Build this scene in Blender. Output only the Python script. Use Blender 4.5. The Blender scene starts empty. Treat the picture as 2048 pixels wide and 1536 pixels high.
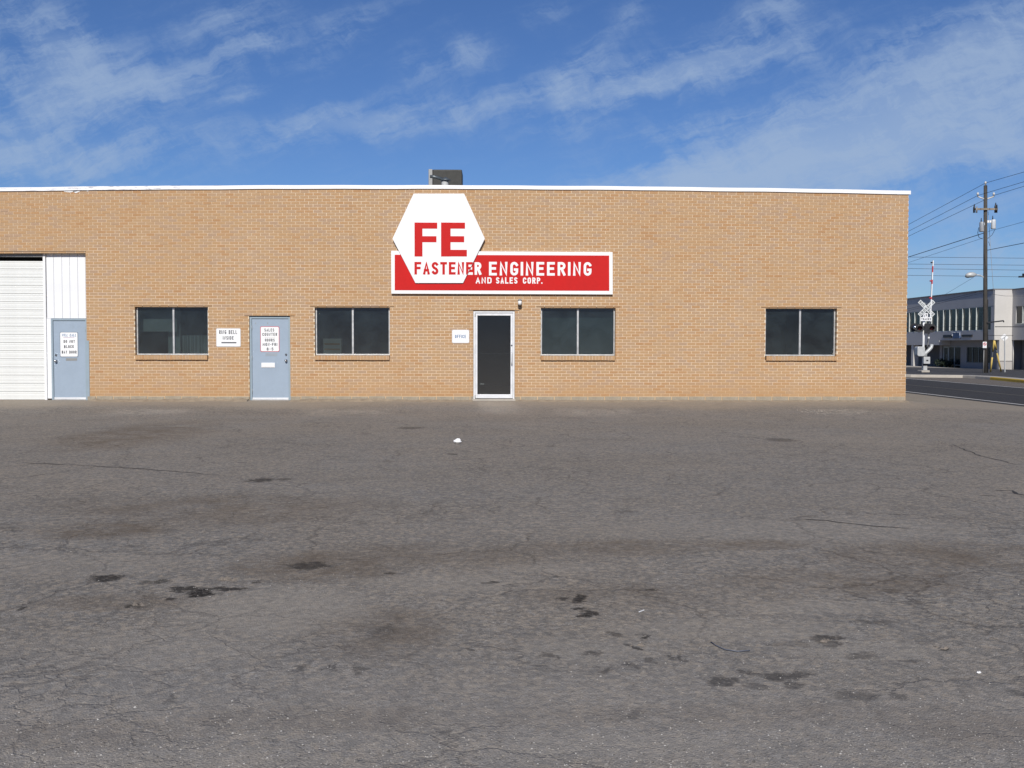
import bpy, bmesh, math, random
from mathutils import Vector, Matrix
R = math.radians
random.seed(7)
scene = bpy.context.scene
col = scene.collection

# ------------------------------------------------------------------ camera
F = 2070.0                      # focal length in photo pixels (2048 wide)
YAW, PITCH, ROLL = R(1.13), R(2.16), R(0.10)
CAM = Vector((0.0, 0.0, 1.34))  # wall base of the building is z = 0
fw = Vector((math.sin(YAW)*math.cos(PITCH), math.cos(YAW)*math.cos(PITCH), -math.sin(PITCH)))
rt0 = Vector((math.cos(YAW), -math.sin(YAW), 0))
up0 = rt0.cross(fw)
rt = rt0*math.cos(ROLL) + up0*math.sin(ROLL)
up = up0*math.cos(ROLL) - rt0*math.sin(ROLL)
cam_data = bpy.data.cameras.new('camera')
cam = bpy.data.objects.new('camera', cam_data); col.objects.link(cam)
cam_data.sensor_width = 36.0; cam_data.lens = 36.0*F/2048.0
cam_data.clip_start = 0.1; cam_data.clip_end = 9000
m = Matrix((rt, up, -fw)).transposed().to_4x4(); m.translation = CAM
cam.matrix_world = m
scene.camera = cam

def ray(px, py):
    return fw + rt*((px-1024.0)/F) + up*((768.0-py)/F)
def at_y(px, py, Y):
    d = ray(px, py); return CAM + d*((Y-CAM.y)/d.y)
def at_x(px, py, X):
    d = ray(px, py); return CAM + d*((X-CAM.x)/d.x)
def at_z(px, py, Z):
    d = ray(px, py); return CAM + d*((Z-CAM.z)/d.z)

# ------------------------------------------------------------------ light
SUN_EL, SUN_AZ = R(34), R(184.5)          # azimuth clockwise from +Y: just left of straight behind the camera
scene.view_settings.view_transform = 'Standard'
scene.view_settings.look = 'None'
scene.view_settings.exposure = 0.0
scene.view_settings.gamma = 1.0
scene.view_settings.use_curve_mapping = False
sun_dir = Vector((math.sin(SUN_AZ)*math.cos(SUN_EL), math.cos(SUN_AZ)*math.cos(SUN_EL), math.sin(SUN_EL)))
sl = bpy.data.lights.new('sun', 'SUN'); sl.energy = 4.2; sl.angle = R(0.5); sl.color = (1.0, 0.955, 0.89)
so = bpy.data.objects.new('sun', sl); col.objects.link(so)
so.rotation_mode = 'QUATERNION'; so.rotation_quaternion = sun_dir.to_track_quat('Z', 'Y')
so.location = (0, -20, 40)

class G:
    """small helper to write node graphs"""
    def __init__(s, tree): s.t = tree; s.n = tree.nodes; s.l = tree.links
    def put(s, inp, v):
        if hasattr(v, 'is_output'): s.l.new(v, inp)
        elif v is not None: inp.default_value = v
    def math(s, op, a, b=None, c=None, clamp=False):
        n = s.n.new('ShaderNodeMath'); n.operation = op; n.use_clamp = clamp
        s.put(n.inputs[0], a); s.put(n.inputs[1], b); s.put(n.inputs[2], c)
        return n.outputs[0]
    def vmath(s, op, a, b=None):
        n = s.n.new('ShaderNodeVectorMath'); n.operation = op
        s.put(n.inputs[0], a)
        if op == 'SCALE': s.put(n.inputs[3], b)
        elif b is not None: s.put(n.inputs[1], b)
        return n.outputs['Value'] if op in ('LENGTH', 'DISTANCE', 'DOT_PRODUCT') else n.outputs[0]
    def noise(s, vec, scale, detail=4, rough=0.55, dist=0.0, dims='3D'):
        n = s.n.new('ShaderNodeTexNoise'); n.noise_dimensions = dims
        s.put(n.inputs['Vector'], vec); s.put(n.inputs['Scale'], scale)
        n.inputs['Detail'].default_value = detail; n.inputs['Roughness'].default_value = rough
        n.inputs['Distortion'].default_value = dist
        return n.outputs[0], n.outputs[1]
    def voro(s, vec, scale, feature='F1', rnd=1.0, out='Distance'):
        n = s.n.new('ShaderNodeTexVoronoi'); n.feature = feature
        s.put(n.inputs['Vector'], vec); s.put(n.inputs['Scale'], scale)
        n.inputs['Randomness'].default_value = rnd
        return n.outputs[out]
    def rng(s, v, a, b, c=0.0, d=1.0, smooth=True):
        n = s.n.new('ShaderNodeMapRange'); n.interpolation_type = 'SMOOTHSTEP' if smooth else 'LINEAR'
        s.put(n.inputs[0], v)
        for i, q in zip((1, 2, 3, 4), (a, b, c, d)): s.put(n.inputs[i], q)
        return n.outputs[0]
    def mix(s, fac, a, b, blend='MIX'):
        n = s.n.new('ShaderNodeMix'); n.data_type = 'RGBA'; n.blend_type = blend
        s.put(n.inputs[0], fac)
        for i, v in ((6, a), (7, b)):
            if isinstance(v, (tuple, list)) and len(v) == 3: v = (*v, 1)
            s.put(n.inputs[i], v)
        return n.outputs[2]
    def comb(s, x, y, z):
        n = s.n.new('ShaderNodeCombineXYZ')
        for i, v in enumerate((x, y, z)): s.put(n.inputs[i], v)
        return n.outputs[0]
    def sep(s, v):
        n = s.n.new('ShaderNodeSeparateXYZ'); s.put(n.inputs[0], v); return n.outputs
    def ramp(s, v, stops):
        n = s.n.new('ShaderNodeValToRGB'); s.put(n.inputs[0], v)
        e = n.color_ramp.elements
        while len(e) < len(stops): e.new(0.5)
        for k, (p, c) in enumerate(stops): e[k].position = p; e[k].color = (*c, 1)
        return n.outputs[0]
    def bump(s, h, strength, dist=0.01):
        n = s.n.new('ShaderNodeBump'); n.inputs['Strength'].default_value = strength
        n.inputs['Distance'].default_value = dist; s.put(n.inputs['Height'], h)
        return n.outputs[0]

# ------------------------------------------------------------------ sky
world = bpy.data.worlds.new('World'); scene.world = world; world.use_nodes = True
wt = world.node_tree; wt.nodes.clear(); g = G(wt)
sky = wt.nodes.new('ShaderNodeTexSky'); sky.sky_type = 'NISHITA'; sky.sun_disc = False
sky.sun_elevation = SUN_EL; sky.sun_rotation = SUN_AZ
sky.altitude = 300; sky.air_density = 1.0; sky.dust_density = 0.15; sky.ozone_density = 3.0
tc = wt.nodes.new('ShaderNodeTexCoord'); D = tc.outputs['Generated']
dx, dy, dz = g.sep(D)
# cirrus drawn in direction space: azimuth tangent u and elevation tangent v of the northern sky
ysafe = g.math('MAXIMUM', dy, 0.12)
u = g.math('DIVIDE', dx, ysafe); v = g.math('DIVIDE', dz, ysafe)
uv = g.comb(u, v, 0)
warp = g.noise(uv, 8.0, 5, 0.62)[1]
warp = g.vmath('SCALE', g.vmath('SUBTRACT', warp, (0.5, 0.5, 0.5)), 0.060)
uvw = g.vmath('ADD', uv, warp)
wu, wv, _ = g.sep(uvw)
def rotated(ang, sx, sy):
    ca, sa = math.cos(ang), math.sin(ang)
    a = g.math('ADD', g.math('MULTIPLY', wu, ca*sx), g.math('MULTIPLY', wv, sa*sx))
    b = g.math('ADD', g.math('MULTIPLY', wu, -sa*sy), g.math('MULTIPLY', wv, ca*sy))
    return g.comb(a, b, 0)
fib = g.noise(rotated(R(17), 6.0, 36.0), 1.0, 9, 0.70)[0]
fib2 = g.noise(rotated(R(-48), 10.0, 38.0), 1.0, 8, 0.68)[0]
puff = g.noise(uvw, 17.0, 9, 0.68)[0]
tex = g.math('ADD', g.math('MULTIPLY', fib, 0.50), g.math('ADD', g.math('MULTIPLY', fib2, 0.22), g.math('MULTIPLY', puff, 0.28)))
banks = [ # px, py, half length, half height (photo px), tilt, weight
    (60, 60, 150, 80, -25, .80), (170, 110, 110, 60, -35, .75), (60, 235, 200, 80, 20, 1.0), (150, 320, 260, 56, 6, 1.15), (90, 170, 150, 60, -10, .6), (330, 165, 105, 44, 8, 1.1),
    (500, 85, 95, 48, 20, 1.0), (430, 30, 120, 34, 20, .55), (700, 50, 90, 30, 24, .75), (620, 260, 120, 36, 14, 1.1), (760, 240, 90, 32, 14, 1.25), (930, 220, 130, 34, 12, .95),
    (925, 122, 52, 30, 20, 1.0), (825, 140, 42, 30, -40, .7), (625, 125, 24, 34, -70, .45), (1115, 195, 55, 34, 25, 1.1), (1150, 130, 80, 34, 25, .8), (1290, 165, 190, 40, 13, 1.25), (1450, 105, 170, 40, 13, 1.2), (1590, 115, 60, 22, -15, .8),
    (1530, 20, 70, 24, 20, .9), (1260, 30, 60, 26, 40, .6), (1090, 20, 60, 20, 20, .4), (1420, 250, 150, 26, 11, 1.0), (1150, 255, 110, 18, 8, .4),
    (1800, 265, 490, 82, 17, 2.5), (1850, 190, 330, 60, 17, 1.0), (1620, 330, 300, 50, 10, 1.1), (1480, 345, 260, 34, 8, 1.2), (1760, 320, 360, 40, 6, .9),
    (1920, 80, 190, 46, 16, 1.1), (2010, 55, 110, 50, 30, .8), (2000, 300, 300, 50, 6, .6), (1960, 520, 260, 50, 6, .8), (1930, 420, 200, 40, 10, .5), (485, 190, 48, 18, 22, .7)]
tot = None
cu, cv, _ = g.sep(uv)
for px, py, L, H, ang, w in banks:
    d = ray(px, py); u0, v0 = d.x/d.y, d.z/d.y
    ca, sa = math.cos(R(ang)), math.sin(R(ang))
    du = g.math('SUBTRACT', wu, u0); dv = g.math('SUBTRACT', wv, v0)
    a = g.math('MULTIPLY', g.math('ADD', g.math('MULTIPLY', du, ca), g.math('MULTIPLY', dv, sa)), F/L)
    b = g.math('MULTIPLY', g.math('ADD', g.math('MULTIPLY', du, -sa), g.math('MULTIPLY', dv, ca)), F/H)
    r2 = g.math('ADD', g.math('MULTIPLY', a, a), g.math('MULTIPLY', b, b))
    e = g.math('MULTIPLY', g.math('POWER', 2.718, g.math('MULTIPLY', r2, -1.0)), w)
    tot = e if tot is None else g.math('ADD', tot, e)
front = g.rng(dy, 0.45, 0.75)
# everywhere else the same kind of thin cirrus, placed by noise only
flat = g.vmath('SCALE', D, 1.0)
zs = g.math('ADD', g.math('ABSOLUTE', dz), 0.12)
pl = g.comb(g.math('DIVIDE', dx, zs), g.math('DIVIDE', dy, zs), 0)
gen = g.rng(g.noise(pl, 0.7, 6, 0.6, 0.4)[0], 0.48, 0.85)
cover = g.math('ADD', g.math('MULTIPLY', tot, front), g.math('MULTIPLY', gen, g.math('SUBTRACT', 1.0, front)))
dens = g.math('MULTIPLY', cover, g.math('ADD', g.math('MULTIPLY', g.rng(cover, .75, 1.6), .38), g.rng(tex, 0.43, 0.63, 0, 1.25)))
dens = g.math('ADD', dens, g.math('MULTIPLY', g.rng(tex, 0.50, 0.70), 0.14))
dens = g.math('MULTIPLY', g.math('SUBTRACT', 1.0, g.math('POWER', 2.718, g.math('MULTIPLY', dens, -1.0))), 0.80)
dens = g.math('MULTIPLY', dens, g.rng(dz, -0.01, 0.04))
hs = wt.nodes.new('ShaderNodeHueSaturation'); hs.inputs['Saturation'].default_value = 1.0; hs.inputs['Value'].default_value = 1.0
wt.links.new(sky.outputs[0], hs.inputs['Color'])
skyc = hs.outputs[0]
skyc = g.mix(1.0, skyc, (0.72, 0.97, 1.42), 'MULTIPLY')
fin = g.mix(dens, skyc, (6.4, 8.4, 11.6))
bg = wt.nodes.new('ShaderNodeBackground'); bg.inputs['Strength'].default_value = 0.056
wt.links.new(fin, bg.inputs['Color'])
wo = wt.nodes.new('ShaderNodeOutputWorld'); wt.links.new(bg.outputs[0], wo.inputs[0])

scene.render.engine = 'CYCLES'
cy = scene.cycles
cy.use_denoising = True
cy.caustics_reflective = True; cy.blur_glossy = 0.0; cy.sample_clamp_indirect = 10.0   # keeps the sun's reflection from the window panes onto the lot
cy.max_bounces = 8; cy.diffuse_bounces = 4; cy.glossy_bounces = 4; cy.transparent_max_bounces = 8

# ------------------------------------------------------------------ materials
MATS = {}
def principled(name):
    m = bpy.data.materials.new(name); m.use_nodes = True
    t = m.node_tree; p = t.nodes['Principled BSDF']
    return m, G(t), p
def simple(name, c, rough=0.6, metal=0.0, var=0.10, scale=6.0, dirt=None, bump=0.0, bscale=60, spec=0.5):
    """plain painted / cast surface with uneven tone, dirt specks and fine relief"""
    if name in MATS: return MATS[name]
    m, g, p = principled(name)
    tc = g.n.new('ShaderNodeTexCoord'); o = tc.outputs['Object']
    n1 = g.noise(o, scale, 6, 0.6)[0]; n2 = g.noise(o, scale*9, 3, 0.6)[0]
    f = g.math('ADD', g.math('MULTIPLY', n1, 0.7), g.math('MULTIPLY', n2, 0.3))
    lo = tuple(x*(1-var) for x in c); hi = tuple(min(1, x*(1+var)) for x in c)
    cc = g.mix(g.rng(f, 0.3, 0.7), lo, hi)
    if dirt:
        dcol, amt = dirt
        d = g.rng(g.noise(o, scale*2.3, 8, 0.7)[0], 0.58, 0.72)
        cc = g.mix(g.math('MULTIPLY', d, amt), cc, dcol)
    g.put(p.inputs['Base Color'], cc)
    g.put(p.inputs['Roughness'], g.rng(n1, 0.2, 0.8, max(0.02, rough-0.10), min(1, rough+0.10)))
    p.inputs['Metallic'].default_value = metal
    p.inputs['Specular IOR Level'].default_value = spec
    if bump: g.put(p.inputs['Normal'], g.bump(g.noise(o, bscale, 4, 0.6)[0], bump, 0.01))
    MATS[name] = m
    return m

def brick_mat(name, src):
    m, g, p = principled(name)
    geo = g.n.new('ShaderNodeNewGeometry'); P = geo.outputs['Position']
    if src == 'object':
        oi = g.n.new('ShaderNodeObjectInfo'); rnd = oi.outputs['Random']
    else:
        rnd = geo.outputs['Random Per Island']
    # runs of like-coloured bricks: a slow noise shifts the choice of tone
    slow = g.noise(P, 0.9, 4, 0.6)[0]
    pick = g.math('ADD', g.math('MULTIPLY', rnd, 0.82), g.math('MULTIPLY', g.math('SUBTRACT', slow, 0.5), 0.5), clamp=True)
    c = g.ramp(pick, [(0.0, (.450, .308, .205)), (.25, (.480, .318, .185)), (.5, (.500, .320, .172)), (.75, (.485, .290, .148)), (.93, (.44, .240, .112)), (1.0, (.37, .19, .090))])
    x, y, z = g.sep(P)
    grain = g.noise(P, 55, 5, 0.65)[0]
    c = g.mix(g.rng(grain, .25, .75, 0, .35), c, (.27, .16, .075))
    # lime bloom on the brick faces in irregular areas
    bl = g.rng(g.noise(P, 0.55, 7, 0.7)[0], .55, .80)
    c = g.mix(g.math('MULTIPLY', bl, .30), c, (.60, .48, .35))
    # faint run-down streaks
    sk = g.noise(g.comb(g.math('MULTIPLY', x, 5.0), y, g.math('MULTIPLY', z, .35)), 1.0, 6, .6)[0]
    c = g.mix(g.math('MULTIPLY', g.rng(sk, .54, .74), .22), c, (.30, .20, .13))
    # splash dirt on the lowest courses
    low = g.math('MULTIPLY', g.rng(z, 0.75, 0.05), g.rng(g.noise(P, 2.2, 6, .65)[0], .3, .65))
    c = g.mix(g.math('MULTIPLY', low, .35), c, (.42, .24, .11))
    g.put(p.inputs['Base Color'], c)
    p.inputs['Roughness'].default_value = .85
    p.inputs['Specular IOR Level'].default_value = .25
    g.put(p.inputs['Normal'], g.bump(grain, .5, .004))
    return m
M_BRICK = brick_mat('brick_single', 'object')
M_FIELD = brick_mat('brick_field', 'island')

def mortar_mat():
    m, g, p = principled('mortar')
    geo = g.n.new('ShaderNodeNewGeometry'); P = geo.outputs['Position']
    n = g.noise(P, .6, 6, .65)[0]; n2 = g.noise(P, 30, 4, .6)[0]
    x, y, z = g.sep(P)
    c = g.mix(g.rng(n, .35, .65), (.76, .61, .43), (.86, .74, .57))
    c = g.mix(g.rng(n2, .3, .7, 0, .3), c, (.45, .32, .18))
    low = g.rng(z, 0.55, 0.08)
    c = g.mix(g.math('MULTIPLY', low, .70), c, (.52, .35, .19))
    g.put(p.inputs['Base Color'], c); p.inputs['Roughness'].default_value = .95
    p.inputs['Specular IOR Level'].default_value = .1
    return m
M_MORTAR = mortar_mat()

def glass_mat(name, tint, refl=7.5, veil=(.012, .060)):
    m = bpy.data.materials.new(name); m.use_nodes = True; t = m.node_tree; t.nodes.clear(); g = G(t)
    fr = t.nodes.new('ShaderNodeFresnel'); fr.inputs[0].default_value = 1.5
    k = g.math('MULTIPLY', fr.outputs[0], refl, clamp=True)
    geo = t.nodes.new('ShaderNodeNewGeometry')
    tr = t.nodes.new('ShaderNodeBsdfTransparent'); tr.inputs[0].default_value = (*tint, 1)
    gl = t.nodes.new('ShaderNodeBsdfGlossy'); gl.distribution = 'BECKMANN'; gl.inputs['Roughness'].default_value = 0.21
    bn = g.noise(geo.outputs['Position'], 1.1, 2, .5)[0]
    g.put(gl.inputs['Normal'], g.bump(bn, .006, .02))
    mx = t.nodes.new('ShaderNodeMixShader'); g.put(mx.inputs[0], k)
    g.l.new(tr.outputs[0], mx.inputs[1]); g.l.new(gl.outputs[0], mx.inputs[2])
    # teal haze painted over the panes to lift their darkness
    df = t.nodes.new('ShaderNodeBsdfDiffuse'); df.inputs[0].default_value = (.30, .42, .46, 1)
    dn = g.rng(g.noise(geo.outputs['Position'], 2.5, 6, .65)[0], .25, .8, *veil)
    mx2 = t.nodes.new('ShaderNodeMixShader'); g.put(mx2.inputs[0], dn)
    g.l.new(mx.outputs[0], mx2.inputs[1]); g.l.new(df.outputs[0], mx2.inputs[2])
    o = t.nodes.new('ShaderNodeOutputMaterial'); g.l.new(mx2.outputs[0], o.inputs[0])
    return m
M_GLASS = glass_mat('tinted_glass', (.42, .50, .50))
M_DOORGLASS = glass_mat('door_glass', (.50, .54, .54), 7.5, (.006, .018))
M_FARGLASS = glass_mat('far_glass', (.18, .26, .25), 1.0, (.03, .08))

M_ALU = simple('aluminium', (.56, .56, .55), .42, .55, .08, 8)
M_ALUW = simple('white_aluminium', (.74, .75, .76), .45, .2, .05, 5, ((.45, .44, .42), .35))
M_BLUE = simple('blue_grey_paint', (.315, .385, .465), .6, 0, .05, 2.2, ((.25, .30, .35), .35), .05, 20, .25)
M_FRAMEBLUE = simple('frame_paint', (.29, .36, .41), .6, 0, .06, 3, ((.22, .23, .24), .3), 0, 60, .25)
M_WHITE = simple('white_paint', (.82, .82, .81), .5, 0, .03, 3, ((.6, .58, .54), .25))
M_SIGNW = simple('sign_white', (.84, .84, .83), .45, 0, .02, 1.5)
M_RED = simple('sign_red', (.54, .016, .015), .6, 0, .07, 1.2, None, 0, 60, .15)
M_BLACKP = simple('black_print', (.045, .05, .06), .5, 0, .1, 20)
M_BLUEP = simple('blue_print', (.10, .20, .36), .5, 0, .1, 20)
M_GARAGE = simple('garage_paint', (.72, .73, .70), .5, 0, .05, 2.0, ((.50, .48, .42), .45), .03, 30)
M_SIDING = simple('siding_paint', (.80, .81, .82), .5, 0, .03, 2.0, ((.6, .6, .58), .3))
M_DARK = simple('dark_gap', (.035, .036, .04), .7, 0, .2, 6)
M_STEEL = simple('lintel_steel', (.055, .035, .022), .75, 0, .3, 9)
M_CHROME = simple('chrome', (.60, .60, .60), .22, 1.0, .05, 10)
M_BLOCK = simple('concrete_block', (.33, .285, .215), .9, 0, .22, 3, ((.24, .19, .135), .9), .4, 50)
M_CONC = simple('kerb_concrete', (.42, .385, .33), .9, 0, .14, 2.5, ((.25, .21, .17), .6), .3, 30)
M_GREY = simple('grey_metal', (.30, .30, .29), .55, .3, .12, 5, ((.18, .16, .14), .5))
M_LGREY = simple('light_grey_metal', (.50, .51, .50), .5, .2, .08, 6, ((.3, .28, .26), .4))
M_HVAC = simple('louvre_metal', (.055, .054, .048), .6, .2, .2, 5, ((.14, .13, .11), .5))
M_WOOD = simple('pole_wood', (.065, .058, .050), .9, 0, .3, 3, ((.05, .04, .03), .7), .4, 25)
M_BLACK = simple('black_metal', (.018, .018, .020), .5, 0, .2, 8)
M_YELLOW = simple('yellow_paint', (.66, .42, .02), .7, 0, .15, 3, ((.34, .24, .08), .7))
M_GUARD = simple('guard_yellow', (.62, .45, .12), .6, 0, .12, 4, ((.5, .44, .3), .5))
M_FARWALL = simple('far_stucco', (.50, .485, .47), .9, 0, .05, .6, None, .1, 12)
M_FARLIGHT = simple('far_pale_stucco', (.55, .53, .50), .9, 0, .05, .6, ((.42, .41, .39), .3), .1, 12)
M_FARSHADE = simple('far_shaded_stucco', (.27, .265, .27), .9, 0, .06, .8)  # wall stucco darkened, with the shade under the overhang put into its colour
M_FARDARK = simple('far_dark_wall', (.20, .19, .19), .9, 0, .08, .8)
M_SIGNRED = simple('regulatory_red', (.55, .05, .05), .5, 0, .1, 8)
M_INT = simple('interior_plaster', (.24, .25, .25), .9, 0, .06, 1)
M_FLOOR = simple('interior_floor', (.42, .41, .36), .55, 0, .1, 1.4)
M_BLIND = simple('roller_blind', (.125, .175, .185), .9, 0, .05, 2)
M_CURTAIN = simple('curtain_cloth', (.42, .46, .46), .9, 0, .1, 3)
M_CARD = simple('card_box', (.45, .43, .40), .8, 0, .08, 4)
M_ORANGE = simple('orange_card', (.42, .22, .10), .8, 0, .08, 4)
M_SIDEW = simple('roof_membrane', (.30, .30, .29), .9, 0, .1, 1)

# ------------------------------------------------------------------ mesh helpers
class MB:
    def __init__(s): s.v = []; s.f = []; s.mi = []; s.sm = []
    def face(s, pts, mi=0, sm=False):
        b = len(s.v); s.v += [tuple(p) for p in pts]; s.f.append(tuple(range(b, b+len(pts)))); s.mi.append(mi); s.sm.append(sm)
        return s
    def box(s, x0, x1, y0, y1, z0, z1, mi=0, skip=''):
        b = len(s.v)
        s.v += [(x, y, z) for z in (z0, z1) for y in (y0, y1) for x in (x0, x1)]
        fs = {'b': (0, 2, 3, 1), 't': (4, 5, 7, 6), 'f': (0, 1, 5, 4), 'k': (2, 6, 7, 3), 'l': (0, 4, 6, 2), 'r': (1, 3, 7, 5)}
        for k, q in fs.items():
            if k in skip: continue
            s.f.append(tuple(b+i for i in q)); s.mi.append(mi); s.sm.append(False)
        return s
    def bar(s, a, b, w, h=None, mi=0):
        """rectangular bar between two points"""
        h = h or w; a = Vector(a); b = Vector(b); d = (b-a).normalized()
        sde = d.cross(Vector((0, 0, 1)))
        if sde.length < 1e-3: sde = Vector((1, 0, 0))
        sde.normalize(); u_ = sde.cross(d).normalized()
        k = len(s.v)
        for p in (a, b):
            for i, j in ((-1, -1), (1, -1), (1, 1), (-1, 1)): s.v.append(tuple(p+sde*(i*w/2)+u_*(j*h/2)))
        for q in ((0, 1, 2, 3), (7, 6, 5, 4), (0, 4, 5, 1), (1, 5, 6, 2), (2, 6, 7, 3), (3, 7, 4, 0)):
            s.f.append(tuple(k+i for i in q)); s.mi.append(mi); s.sm.append(False)
        return s
    def tube(s, pts, rad, n=10, mi=0, cap=True, sm=True):
        pts = [Vector(p) for p in pts]
        if not isinstance(rad, (list, tuple)): rad = [rad]*len(pts)
        k = len(s.v); prev = None
        for i, p in enumerate(pts):
            d = (pts[min(i+1, len(pts)-1)]-pts[max(i-1, 0)]).normalized()
            if prev is None:
                a = d.cross(Vector((0, 0, 1)))
                if a.length < 1e-3: a = d.cross(Vector((1, 0, 0)))
            else: a = prev - d*prev.dot(d)
            a.normalize(); prev = a; b = d.cross(a)
            for j in range(n):
                t = 2*math.pi*j/n
                s.v.append(tuple(p+(a*math.cos(t)+b*math.sin(t))*rad[i]))
        for i in range(len(pts)-1):
            for j in range(n):
                a0 = k+i*n+j; a1 = k+i*n+(j+1) % n
                s.f.append((a0, a1, a1+n, a0+n)); s.mi.append(mi); s.sm.append(sm)
        if cap:
            s.f.append(tuple(k+j for j in reversed(range(n)))); s.mi.append(mi); s.sm.append(False)
            e = k+(len(pts)-1)*n
            s.f.append(tuple(e+j for j in range(n))); s.mi.append(mi); s.sm.append(False)
        return s
    def prism(s, poly, y0, y1, mi=0):
        """poly in (x,z), counter-clockwise seen from the front (-y); extruded from front y0 to back y1"""
        n = len(poly); k = len(s.v)
        s.v += [(x, y0, z) for x, z in poly]+[(x, y1, z) for x, z in poly]
        s.f.append(tuple(k+i for i in range(n))); s.mi.append(mi); s.sm.append(False)
        s.f.append(tuple(k+n+i for i in reversed(range(n)))); s.mi.append(mi); s.sm.append(False)
        for i in range(n):
            j = (i+1) % n
            s.f.append((k+i, k+n+i, k+n+j, k+j)); s.mi.append(mi); s.sm.append(False)
        return s
    def sphere(s, c, r, n=12, m=7, mi=0, sq=(1, 1, 1)):
        k = len(s.v)
        for i in range(m+1):
            t = math.pi*i/m
            for j in range(n):
                a = 2*math.pi*j/n
                s.v.append((c[0]+r*sq[0]*math.sin(t)*math.cos(a), c[1]+r*sq[1]*math.sin(t)*math.sin(a), c[2]+r*sq[2]*math.cos(t)))
        for i in range(m):
            for j in range(n):
                a0 = k+i*n+j; a1 = k+i*n+(j+1) % n
                s.f.append((a0, a0+n, a1+n, a1)); s.mi.append(mi); s.sm.append(True)
        return s
    def build(s, name, mats, parent=None, origin=None, bevel=0.0):
        if not isinstance(mats, (list, tuple)): mats = [mats]
        if origin is None:
            xs, ys, zs = zip(*s.v)
            origin = ((min(xs)+max(xs))/2, (min(ys)+max(ys))/2, min(zs))
        o_ = Vector(origin)
        me = bpy.data.meshes.new(name)
        me.from_pydata([tuple(Vector(p)-o_) for p in s.v], [], s.f)
        for mt in mats: me.materials.append(mt)
        me.polygons.foreach_set('material_index', s.mi)
        me.polygons.foreach_set('use_smooth', s.sm)
        me.update()
        return link(name, me, parent, o_, bevel)
WORLD = {}
def link(name, me, parent, o_, bevel=0.0):
    ob = bpy.data.objects.new(name, me); col.objects.link(ob)
    WORLD[ob.name] = Vector(o_)
    if parent is not None:
        ob.parent = parent; ob.location = Vector(o_)-WORLD[parent.name]
    else: ob.location = o_
    if bevel:
        b = ob.modifiers.new('bevel', 'BEVEL'); b.width = bevel; b.segments = 2; b.limit_method = 'ANGLE'; b.angle_limit = R(40)
    return ob
def tag(o, label=None, cat=None, group=None, kind=None):
    if label: o['label'] = label
    if cat: o['category'] = cat
    if group: o['group'] = group
    if kind: o['kind'] = kind
    return o
def empty(name, loc, label, cat, group=None):
    o = bpy.data.objects.new(name, None); col.objects.link(o); o.location = loc; WORLD[o.name] = Vector(loc)
    o.empty_display_size = .3
    return tag(o, label, cat, group)

# ------------------------------------------------------------------ lettering (hand-drawn strokes)
def arc(cx, cy, rx, ry, a0, a1, n=7):
    return [(cx+rx*math.cos(R(a0+(a1-a0)*i/n)), cy+ry*math.sin(R(a0+(a1-a0)*i/n))) for i in range(n+1)]
q = .24
OO = arc(.5, 1-q, .5, q, 180, 0)+arc(.5, q, .5, q, 0, -180)
GL = {
 'A': [[(0, 0), (.5, 1), (1, 0)], [(.17, .3), (.83, .3)]],
 'B': [[(0, 0), (0, 1)], [(0, 1), (.55, 1)]+arc(.6, .77, .38, .23, 80, -90)+[(0, .54)], [(.55, .54)]+arc(.6, .27, .40, .27, 80, -90)+[(0, 0)]],
 'C': [arc(.5, 1-q, .5, q, 12, 180)+arc(.5, q, .5, q, 180, 348)],
 'D': [[(0, 0), (0, 1), (.4, 1)]+arc(.5, 1-q, .5, q, 80, 0)+arc(.5, q, .5, q, 0, -80)+[(.4, 0), (0, 0)]],
 'E': [[(1, 1), (0, 1), (0, 0), (1, 0)], [(0, .52), (.85, .52)]],
 'F': [[(1, 1), (0, 1), (0, 0)], [(0, .52), (.85, .52)]],
 'G': [arc(.5, 1-q, .5, q, 22, 180)+arc(.5, q, .5, q, 180, 360)+[(1, .42), (.66, .42)]],
 'H': [[(0, 0), (0, 1)], [(1, 0), (1, 1)], [(0, .5), (1, .5)]],
 'I': [[(.5, 0), (.5, 1)]],
 'K': [[(0, 0), (0, 1)], [(1, 1), (.05, .45)], [(.3, .6), (1, 0)]],
 'L': [[(0, 1), (0, 0), (1, 0)]],
 'M': [[(0, 0), (0, 1), (.5, .25), (1, 1), (1, 0)]],
 'N': [[(0, 0), (0, 1), (1, 0), (1, 1)]],
 'O': [OO+[OO[0]]],
 'P': [[(0, 0), (0, 1), (.5, 1)]+arc(.55, .75, .45, .25, 80, -90)+[(0, .5)]],
 'R': [[(0, 0), (0, 1), (.5, 1)]+arc(.55, .76, .45, .24, 80, -90)+[(0, .52)], [(.5, .5), (1, 0)]],
 'S': [arc(.5, .77, .5, .23, 30, 200, 7)+[(.25, .56), (.75, .44)]+arc(.5, .23, .5, .23, 20, -150, 7)],
 'T': [[(0, 1), (1, 1)], [(.5, 0), (.5, 1)]],
 'U': [[(0, 1)]+arc(.5, q, .5, q, 180, 360)+[(1, 1)]],
 'W': [[(0, 1), (.22, 0), (.5, .75), (.78, 0), (1, 1)]],
 'X': [[(0, 0), (1, 1)], [(0, 1), (1, 0)]],
 'Y': [[(0, 1), (.5, .48), (1, 1)], [(.5, .48), (.5, 0)]],
 '-': [[(.1, .5), (.9, .5)]],
 '.': [[(.5, 0), (.5, .02)]],
 '2': [arc(.5, .74, .48, .26, 170, -30, 7)+[(.05, 0), (1, 0)]],
 '5': [[(.95, 1), (.1, 1), (.06, .56), (.3, .62)]+arc(.5, .31, .48, .31, 80, -160, 8)],
 '8': [arc(.5, .76, .42, .24, 90, 450, 12), arc(.5, .26, .5, .26, 90, 450, 12)],
}
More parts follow.
